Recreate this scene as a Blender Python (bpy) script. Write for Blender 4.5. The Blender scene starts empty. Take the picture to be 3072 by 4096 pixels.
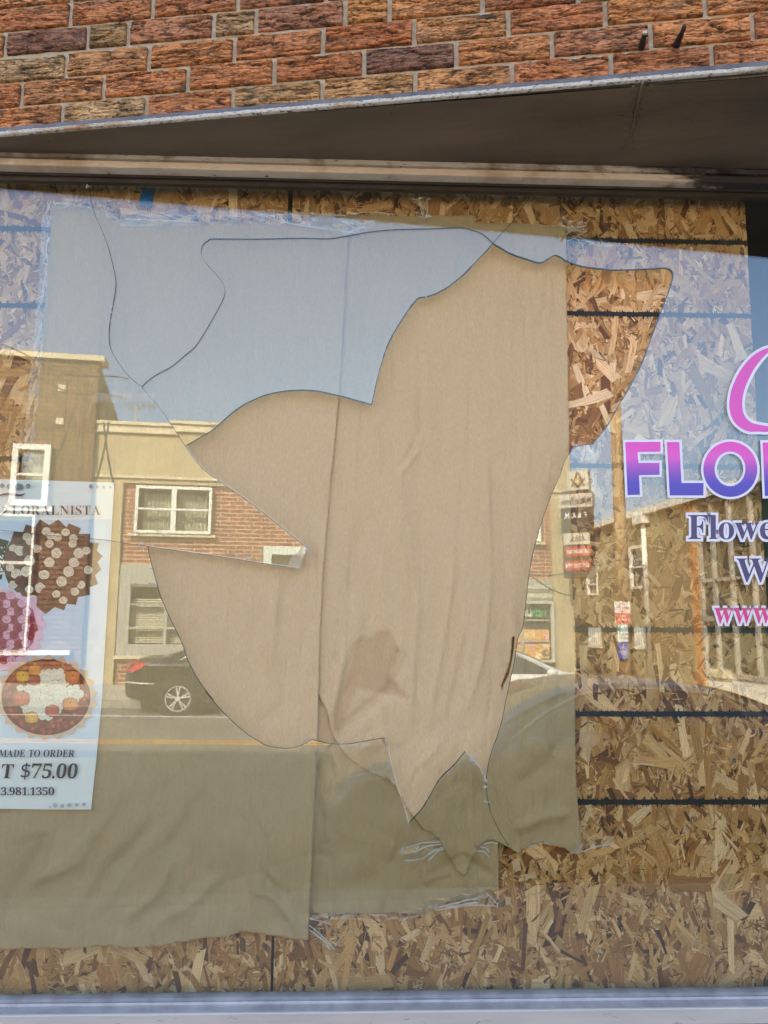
import bpy, bmesh, math, random, json
from math import sin, cos, tan, pi, radians, atan2, sqrt, hypot, exp
from mathutils import Vector, Matrix, noise
from mathutils.geometry import delaunay_2d_cdt

scene = bpy.context.scene
COL = scene.collection
# ------------------------------------------------------------------ camera
CAM = Vector((0.0, -1.78, 1.6))
PITCH, YAW, ROLL = radians(8.4), radians(1.5), .005
FPX = 2957.0
Fw = Vector((sin(YAW) * cos(PITCH), cos(YAW) * cos(PITCH), sin(PITCH)))
R0 = Vector((cos(YAW), -sin(YAW), 0)); U0 = R0.cross(Fw)
Rt = R0 * cos(ROLL) + U0 * sin(ROLL); Up = Rt.cross(Fw)
cd = bpy.data.cameras.new('camera'); cam = bpy.data.objects.new('camera', cd); COL.objects.link(cam)
M = Matrix((Rt, Up, -Fw)).transposed().to_4x4(); M.translation = CAM
cam.matrix_world = M
cd.sensor_fit = 'VERTICAL'; cd.sensor_height = 36; cd.sensor_width = 27; cd.lens = 36 * FPX / 4096
cd.clip_start = .05; cd.clip_end = 2000
scene.camera = cam
# ------------------------------------------------------------------ street frame (u along the facade, v out into the street)
AL = radians(8.18)
Bv = Vector((cos(AL), -sin(AL), 0)); Nv = Vector((-sin(AL), -cos(AL), 0)); OR = Vector((0, -.2425, 0))
def st(u, v, z): return OR + Bv * u + Nv * v + Vector((0, 0, z))
SLOPE = -.03
def gz(u): return SLOPE * u
# ------------------------------------------------------------------ light
SUN_EL, SUN_A = radians(39), radians(33)
hs = -Nv * cos(SUN_A) - Bv * sin(SUN_A)
to_sun = Vector((hs.x * cos(SUN_EL), hs.y * cos(SUN_EL), sin(SUN_EL)))
W = bpy.data.worlds.new('World'); scene.world = W; W.use_nodes = True
nt = W.node_tree; bg = nt.nodes['Background']
sky = nt.nodes.new('ShaderNodeTexSky'); sky.sky_type = 'NISHITA'; sky.sun_disc = False
sky.sun_elevation = SUN_EL; sky.sun_rotation = atan2(hs.x, hs.y)
sky.air_density = 1.0; sky.dust_density = 4.0; sky.ozone_density = 1.6
nt.links.new(sky.outputs[0], bg.inputs[0]); bg.inputs[1].default_value = .15
sl = bpy.data.lights.new('sun', 'SUN'); sl.energy = 3.4; sl.angle = radians(.53); sl.color = (1, .93, .80)
so = bpy.data.objects.new('sun', sl); COL.objects.link(so)
so.rotation_euler = to_sun.to_track_quat('Z', 'Y').to_euler(); so.location = (-8, 10, 20)
scene.view_settings.view_transform = 'Standard'; scene.view_settings.look = 'None'
scene.view_settings.exposure = 2.58; scene.view_settings.gamma = 1
try: scene.view_settings.use_curve_mapping = False
except Exception: pass
scene.cycles.transparent_max_bounces = 24; scene.cycles.max_bounces = 10
scene.cycles.diffuse_bounces = 4; scene.cycles.glossy_bounces = 4
scene.cycles.sample_clamp_indirect = 6
scene.cycles.use_adaptive_sampling = False
scene.cycles.use_denoising = True
try: scene.cycles.denoiser = 'OPENIMAGEDENOISE'
except Exception: pass
# ------------------------------------------------------------------ rays from the photo's view onto real planes
def ray(x, y): return (Fw * FPX + Rt * (x - 1536) - Up * (y - 2048)).normalized()
def onY(x, y, Y=0.0):
    d = ray(x, y); return CAM + d * ((Y - CAM.y) / d.y)
def onB(x, y, v=0.0):
    d = ray(x, y); t = (v - (CAM - OR).dot(Nv)) / d.dot(Nv); P = CAM + d * t
    return (P - OR).dot(Bv), P.z
CM = Vector((CAM.x, -CAM.y, CAM.z))
def mray(x, y):
    d = ray(x, y); return Vector((d.x, -d.y, d.z))
def mV(x, y, v):                       # what is seen in the glass at x,y, on the street plane v = const -> (u, z)
    d = mray(x, y); t = (v - (CM - OR).dot(Nv)) / d.dot(Nv); P = CM + d * t
    return (P - OR).dot(Bv), P.z
def mU(x, y, u):                       # the same on a plane u = const -> (v, z)
    d = mray(x, y); t = (u - (CM - OR).dot(Bv)) / d.dot(Bv); P = CM + d * t
    return (P - OR).dot(Nv), P.z
def mH(x, y, z):                       # the same on a level z = const -> (u, v)
    d = mray(x, y); t = (z - CM.z) / d.z; P = CM + d * t
    return (P - OR).dot(Bv), (P - OR).dot(Nv)
def K(ox, oy, sc, pts): return [(ox + x / sc, oy + y / sc) for x, y in pts]
def K3(p): return K(0, 700, 1.62, p)
def K4(p): return K(1024, 700, 1.62, p)
def K5(p): return K(2048, 700, 1.62, p)
def K6(p): return K(0, 1700, 1.62, p)
def K7(p): return K(1024, 1700, 1.62, p)
def K8(p): return K(2048, 1700, 1.62, p)
def L1(p): return K(0, 2700, 1.585, p)
def L2(p): return K(1024, 2700, 1.585, p)
def L3(p): return K(2048, 2700, 1.585, p)
def Z9(p): return K(2400, 1300, 1.7015, p)
def smooth(p, n=3):
    if len(p) < 3: return list(p)
    q = [p[0]] + list(p) + [p[-1]]; out = []
    for i in range(1, len(q) - 2):
        a, b, c, d = q[i - 1], q[i], q[i + 1], q[i + 2]
        for k in range(n):
            t = k / n
            out.append(tuple(.5 * (2 * b[j] + (c[j] - a[j]) * t + (2 * a[j] - 5 * b[j] + 4 * c[j] - d[j]) * t * t + (3 * b[j] - a[j] - 3 * c[j] + d[j]) * t ** 3) for j in (0, 1)))
    out.append(tuple(p[-1])); return out
def jitter(p, amp, seed, step=10):
    rnd = random.Random(seed); out = []
    for i in range(len(p) - 1):
        a, b = p[i], p[i + 1]; L = hypot(b[0] - a[0], b[1] - a[1]); n = max(1, int(L / step))
        for k in range(n):
            t = k / n; o = 0 if (k == 0 and i == 0) else amp
            out.append((a[0] + (b[0] - a[0]) * t + rnd.uniform(-o, o), a[1] + (b[1] - a[1]) * t + rnd.uniform(-o, o)))
    out.append(p[-1]); return out
# ------------------------------------------------------------------ materials
def newmat(name):
    m = bpy.data.materials.new(name); m.use_nodes = True; n = m.node_tree.nodes
    return m, m.node_tree, n['Principled BSDF']
def rgb(c): return (c[0], c[1], c[2], 1)
def pm(name, col, rough=.6, metal=0, var=0, vscale=8, vstretch=(1, 1, 1), bump=0, bscale=60, bstretch=(1, 1, 1), col2=None, attr=None, spec=.5, coat=0, space='Object'):
    m, t, p = newmat(name); N = t.nodes; L = t.links
    p.inputs['Roughness'].default_value = rough; p.inputs['Metallic'].default_value = metal
    p.inputs['Specular IOR Level'].default_value = spec; p.inputs['Coat Weight'].default_value = coat
    p.inputs['Base Color'].default_value = rgb(col)
    tc = N.new('ShaderNodeTexCoord')
    def noi(scale, stretch, det=5):
        mp = N.new('ShaderNodeMapping'); mp.inputs['Scale'].default_value = stretch; L.new(tc.outputs[space], mp.inputs[0])
        z = N.new('ShaderNodeTexNoise'); z.inputs['Scale'].default_value = scale; z.inputs['Detail'].default_value = det; z.inputs['Roughness'].default_value = .6
        L.new(mp.outputs[0], z.inputs['Vector']); return z
    src = None
    if attr:
        a = N.new('ShaderNodeAttribute'); a.attribute_name = attr; src = a.outputs['Color']
    if var:
        z = noi(vscale, vstretch); mr = N.new('ShaderNodeMapRange'); mr.inputs[1].default_value = .3; mr.inputs[2].default_value = .7
        L.new(z.outputs['Fac'], mr.inputs[0])
        mx = N.new('ShaderNodeMix'); mx.data_type = 'RGBA'
        if col2 is not None:
            L.new(mr.outputs[0], mx.inputs[0])
            if src: L.new(src, mx.inputs[6])
            else: mx.inputs[6].default_value = rgb(col)
            mx.inputs[7].default_value = rgb(col2)
        else:
            mx.blend_type = 'MULTIPLY'; mx.inputs[0].default_value = 1
            mr.inputs[3].default_value = 1 - var; mr.inputs[4].default_value = 1 + var
            L.new(mr.outputs[0], mx.inputs[7])
            if src: L.new(src, mx.inputs[6])
            else: mx.inputs[6].default_value = rgb(col)
        src = mx.outputs[2]
    if src: L.new(src, p.inputs['Base Color'])
    if bump:
        z = noi(bscale, bstretch); b = N.new('ShaderNodeBump'); b.inputs['Strength'].default_value = bump; b.inputs['Distance'].default_value = .004
        L.new(z.outputs['Fac'], b.inputs['Height']); L.new(b.outputs[0], p.inputs['Normal'])
    return m
def brickmat(name, c1, c2, mortar, bw=.3, rh=.07, ms=.012, axis='xz', rough=.85):
    m, t, p = newmat(name); N = t.nodes; L = t.links
    tc = N.new('ShaderNodeTexCoord'); sp = N.new('ShaderNodeSeparateXYZ'); cb = N.new('ShaderNodeCombineXYZ')
    L.new(tc.outputs['Object'], sp.inputs[0]); L.new(sp.outputs['X' if axis[0] == 'x' else 'Y'], cb.inputs[0]); L.new(sp.outputs['Z'], cb.inputs[1])
    b = N.new('ShaderNodeTexBrick'); L.new(cb.outputs[0], b.inputs['Vector'])
    b.inputs['Color1'].default_value = rgb(c1); b.inputs['Color2'].default_value = rgb(c2); b.inputs['Mortar'].default_value = rgb(mortar)
    b.inputs['Scale'].default_value = 1; b.inputs['Brick Width'].default_value = bw; b.inputs['Row Height'].default_value = rh; b.inputs['Mortar Size'].default_value = ms
    b.inputs['Bias'].default_value = 0
    z = N.new('ShaderNodeTexNoise'); z.inputs['Scale'].default_value = 1.3; z.inputs['Detail'].default_value = 6; L.new(tc.outputs['Object'], z.inputs['Vector'])
    mr = N.new('ShaderNodeMapRange'); mr.inputs[1].default_value = .3; mr.inputs[2].default_value = .7; mr.inputs[3].default_value = .75; mr.inputs[4].default_value = 1.2; L.new(z.outputs['Fac'], mr.inputs[0])
    mx = N.new('ShaderNodeMix'); mx.data_type = 'RGBA'; mx.blend_type = 'MULTIPLY'; mx.inputs[0].default_value = 1
    L.new(b.outputs['Color'], mx.inputs[6]); L.new(mr.outputs[0], mx.inputs[7]); L.new(mx.outputs[2], p.inputs['Base Color'])
    p.inputs['Roughness'].default_value = rough
    return m
def glassmat(name, tint=(.887, .909, .872), f0=.05, rough=0.0):
    # thin pane: transparent body with a Fresnel (Schlick) mirror reflection on each face
    m = bpy.data.materials.new(name); m.use_nodes = True; t = m.node_tree; N = t.nodes; L = t.links; N.clear()
    o = N.new('ShaderNodeOutputMaterial'); mix = N.new('ShaderNodeMixShader'); tr = N.new('ShaderNodeBsdfTransparent'); gl = N.new('ShaderNodeBsdfGlossy')
    tr.inputs[0].default_value = rgb(tint); gl.inputs['Roughness'].default_value = rough; gl.inputs[0].default_value = (1, 1, 1, 1)
    g = N.new('ShaderNodeNewGeometry'); dt = N.new('ShaderNodeVectorMath'); dt.operation = 'DOT_PRODUCT'
    L.new(g.outputs['Normal'], dt.inputs[0]); L.new(g.outputs['Incoming'], dt.inputs[1])
    ab = N.new('ShaderNodeMath'); ab.operation = 'ABSOLUTE'; L.new(dt.outputs['Value'], ab.inputs[0])
    sb = N.new('ShaderNodeMath'); sb.operation = 'SUBTRACT'; sb.inputs[0].default_value = 1; L.new(ab.outputs[0], sb.inputs[1])
    pw = N.new('ShaderNodeMath'); pw.operation = 'POWER'; pw.inputs[1].default_value = 5; L.new(sb.outputs[0], pw.inputs[0])
    ma = N.new('ShaderNodeMath'); ma.operation = 'MULTIPLY_ADD'; ma.inputs[1].default_value = 1 - f0; ma.inputs[2].default_value = f0; L.new(pw.outputs[0], ma.inputs[0])
    L.new(ma.outputs[0], mix.inputs[0]); L.new(tr.outputs[0], mix.inputs[1]); L.new(gl.outputs[0], mix.inputs[2]); L.new(mix.outputs[0], o.inputs[0])
    return m
def ridged(m, scale, stretch, dist, strength, lo, hi, dark=None, prev=None, space='Object', det=3, warp=0.0):
    """crease lines from a stretched noise: bump, and if asked a darker colour in the crease"""
    t = m.node_tree; N = t.nodes; L = t.links; p = N['Principled BSDF']
    tc = N.new('ShaderNodeTexCoord'); mp = N.new('ShaderNodeMapping'); mp.inputs['Scale'].default_value = stretch; L.new(tc.outputs[space], mp.inputs[0])
    z = N.new('ShaderNodeTexNoise'); z.inputs['Scale'].default_value = scale; z.inputs['Detail'].default_value = det; z.inputs['Distortion'].default_value = warp; L.new(mp.outputs[0], z.inputs['Vector'])
    a = N.new('ShaderNodeMath'); a.operation = 'SUBTRACT'; a.inputs[1].default_value = .5; L.new(z.outputs['Fac'], a.inputs[0])
    b = N.new('ShaderNodeMath'); b.operation = 'ABSOLUTE'; L.new(a.outputs[0], b.inputs[0])
    r = N.new('ShaderNodeMapRange'); r.inputs[1].default_value = lo; r.inputs[2].default_value = hi; L.new(b.outputs[0], r.inputs[0])
    bp = N.new('ShaderNodeBump'); bp.inputs['Strength'].default_value = strength; bp.inputs['Distance'].default_value = dist; L.new(r.outputs[0], bp.inputs['Height'])
    src = p.inputs['Normal'].links[0].from_socket if p.inputs['Normal'].is_linked else None
    if src: L.new(src, bp.inputs['Normal'])
    L.new(bp.outputs[0], p.inputs['Normal'])
    if dark is not None:
        mx = N.new('ShaderNodeMix'); mx.data_type = 'RGBA'; mx.blend_type = 'MULTIPLY'; mx.inputs[0].default_value = 1
        q = N.new('ShaderNodeMapRange'); q.inputs[3].default_value = dark; q.inputs[4].default_value = 1; L.new(r.outputs[0], q.inputs[0]); L.new(q.outputs[0], mx.inputs[7])
        c = p.inputs['Base Color']
        if c.is_linked: L.new(c.links[0].from_socket, mx.inputs[6])
        else: mx.inputs[6].default_value = c.default_value
        L.new(mx.outputs[2], c)
    return m
# ------------------------------------------------------------------ objects
def tag(o, label=None, cat=None, group=None, kind=None):
    if label: o['label'] = label
    if cat: o['category'] = cat
    if group: o['group'] = group
    if kind: o['kind'] = kind
    return o
def thing(name, label, cat, loc=(0, 0, 0), rz=0.0, group=None):
    o = bpy.data.objects.new(name, None); COL.objects.link(o); o.location = loc; o.rotation_euler = (0, 0, rz); o.empty_display_size = .1
    return tag(o, label, cat, group)
def sthing(name, label, cat, u, v, z=None, group=None):
    if z is None: z = gz(u)
    o = thing(name, label, cat, st(u, v, z), -AL, group); o['_s'] = (u, v, z)
    return o
def wthing(name, label, cat, loc, group=None):
    o = thing(name, label, cat, loc, 0, group); return o
class MB:
    def __init__(s): s.v = []; s.f = []; s.c = []; s.m = []; s.sm = []
    def add(s, vs, fs, col=None, mi=0, smooth=False):
        b = len(s.v); s.v += [tuple(x) for x in vs]; s.f += [tuple(i + b for i in f) for f in fs]
        s.c += [col] * len(vs); s.m += [mi] * len(fs); s.sm += [smooth] * len(fs); return s
    def poly(s, pts, col=None, mi=0): return s.add(pts, [tuple(range(len(pts)))], col, mi)
    def box(s, a, b, col=None, mi=0):
        x0, x1 = sorted((a[0], b[0])); y0, y1 = sorted((a[1], b[1])); z0, z1 = sorted((a[2], b[2]))
        vs = [(x, y, z) for z in (z0, z1) for x, y in ((x0, y0), (x1, y0), (x1, y1), (x0, y1))]
        return s.add(vs, [(3, 2, 1, 0), (4, 5, 6, 7), (0, 1, 5, 4), (1, 2, 6, 5), (2, 3, 7, 6), (3, 0, 4, 7)], col, mi)
    def prism(s, pts, d, col=None, mi=0):      # pts: 3-D polygon, d: extrusion vector
        n = len(pts); q = [tuple(p[i] + d[i] for i in range(3)) for p in pts]
        return s.add(list(pts) + q, [tuple(range(n)), tuple(range(2 * n - 1, n - 1, -1))] + [(i, n + i, n + (i + 1) % n, (i + 1) % n) for i in range(n)], col, mi)
    def tube(s, pts, r, seg=8, col=None, mi=0, cap=True):
        pts = [Vector(p) for p in pts]; n = len(pts); rs = r if isinstance(r, (list, tuple)) else [r] * n; vs = []
        for i, p in enumerate(pts):
            d = (pts[min(i + 1, n - 1)] - pts[max(i - 1, 0)]).normalized()
            a = d.cross(Vector((0, 0, 1)) if abs(d.z) < .9 else Vector((1, 0, 0))).normalized(); b = d.cross(a)
            vs += [p + (a * cos(2 * pi * k / seg) + b * sin(2 * pi * k / seg)) * rs[i] for k in range(seg)]
        fs = [(i * seg + k, i * seg + (k + 1) % seg, (i + 1) * seg + (k + 1) % seg, (i + 1) * seg + k) for i in range(n - 1) for k in range(seg)]
        if cap: fs += [tuple(range(seg - 1, -1, -1)), tuple((n - 1) * seg + k for k in range(seg))]
        return s.add(vs, fs, col, mi, True)
    def ellipsoid(s, c, r, nu=16, nv=10, col=None, mi=0):
        vs = [(c[0] + r[0] * sin(pi * j / nv) * cos(2 * pi * i / nu), c[1] + r[1] * sin(pi * j / nv) * sin(2 * pi * i / nu), c[2] + r[2] * cos(pi * j / nv)) for j in range(nv + 1) for i in range(nu)]
        fs = [(j * nu + i, j * nu + (i + 1) % nu, (j + 1) * nu + (i + 1) % nu, (j + 1) * nu + i) for j in range(nv) for i in range(nu)]
        return s.add(vs, fs, col, mi, True)
    def disc(s, c, r, n=20, axis=1, r0=0, col=None, mi=0):
        def P(a, q):
            x, y = q * cos(a), q * sin(a)
            return {0: (c[0], c[1] + x, c[2] + y), 1: (c[0] + x, c[1], c[2] + y), 2: (c[0] + x, c[1] + y, c[2])}[axis]
        o = [P(2 * pi * i / n, r) for i in range(n)]
        if not r0: return s.poly(o, col, mi)
        q = [P(2 * pi * i / n, r0) for i in range(n)]
        return s.add(o + q, [(i, (i + 1) % n, n + (i + 1) % n, n + i) for i in range(n)], col, mi)
    def build(s, name, mat, parent=None, space='w', attr=None, smooth=None, bevel=0, recalc=False):
        me = bpy.data.meshes.new(name)
        if space == 's':
            if parent is not None:
                u0, v0, z0 = parent['_s']; vs = [(x - u0, -(y - v0), z - z0) for x, y, z in s.v]
            else: vs = [tuple(st(x, y, z)) for x, y, z in s.v]
        elif space == 'w' and parent is not None:
            l = parent.location; vs = [(x - l.x, y - l.y, z - l.z) for x, y, z in s.v]
        else: vs = s.v
        me.from_pydata(vs, [], s.f)
        ms = mat if isinstance(mat, (list, tuple)) else [mat]
        for q in ms: me.materials.append(q)
        if len(ms) > 1: me.polygons.foreach_set('material_index', s.m)
        me.polygons.foreach_set('use_smooth', [smooth] * len(s.f) if smooth is not None else s.sm)
        if any(c is not None for c in s.c):
            a = me.color_attributes.new('Col', 'FLOAT_COLOR', 'POINT'); fl = []
            for c in s.c: fl += [*(c or (1, 1, 1))[:3], 1]
            a.data.foreach_set('color', fl)
        if attr:
            for k, vals in attr.items():
                a = me.attributes.new(k, 'FLOAT_VECTOR', 'POINT'); a.data.foreach_set('vector', vals)
        me.validate(); me.update()
        if recalc:
            bm = bmesh.new(); bm.from_mesh(me); bmesh.ops.recalc_face_normals(bm, faces=bm.faces); bm.to_mesh(me); bm.free()
        o = bpy.data.objects.new(name, me); COL.objects.link(o)
        if parent is not None: o.parent = parent
        if bevel:
            b = o.modifiers.new('bevel', 'BEVEL'); b.width = bevel; b.segments = 2; b.limit_method = 'ANGLE'
        return o
def wallgrid(mb, u0, u1, z0, z1, holes, v, th):   # a wall with real openings, front face at v, body behind
    us = sorted({u0, u1, *[h[0] for h in holes], *[h[1] for h in holes]}); zs = sorted({z0, z1, *[h[2] for h in holes], *[h[3] for h in holes]})
    us = [x for x in us if u0 <= x <= u1]; zs = [x for x in zs if z0 <= x <= z1]
    for i in range(len(us) - 1):
        for j in range(len(zs) - 1):
            c = ((us[i] + us[i + 1]) / 2, (zs[j] + zs[j + 1]) / 2)
            if any(h[0] < c[0] < h[1] and h[2] < c[1] < h[3] for h in holes): continue
            mb.box((us[i], v, zs[j]), (us[i + 1], v + th, zs[j + 1]))
    return mb
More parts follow.
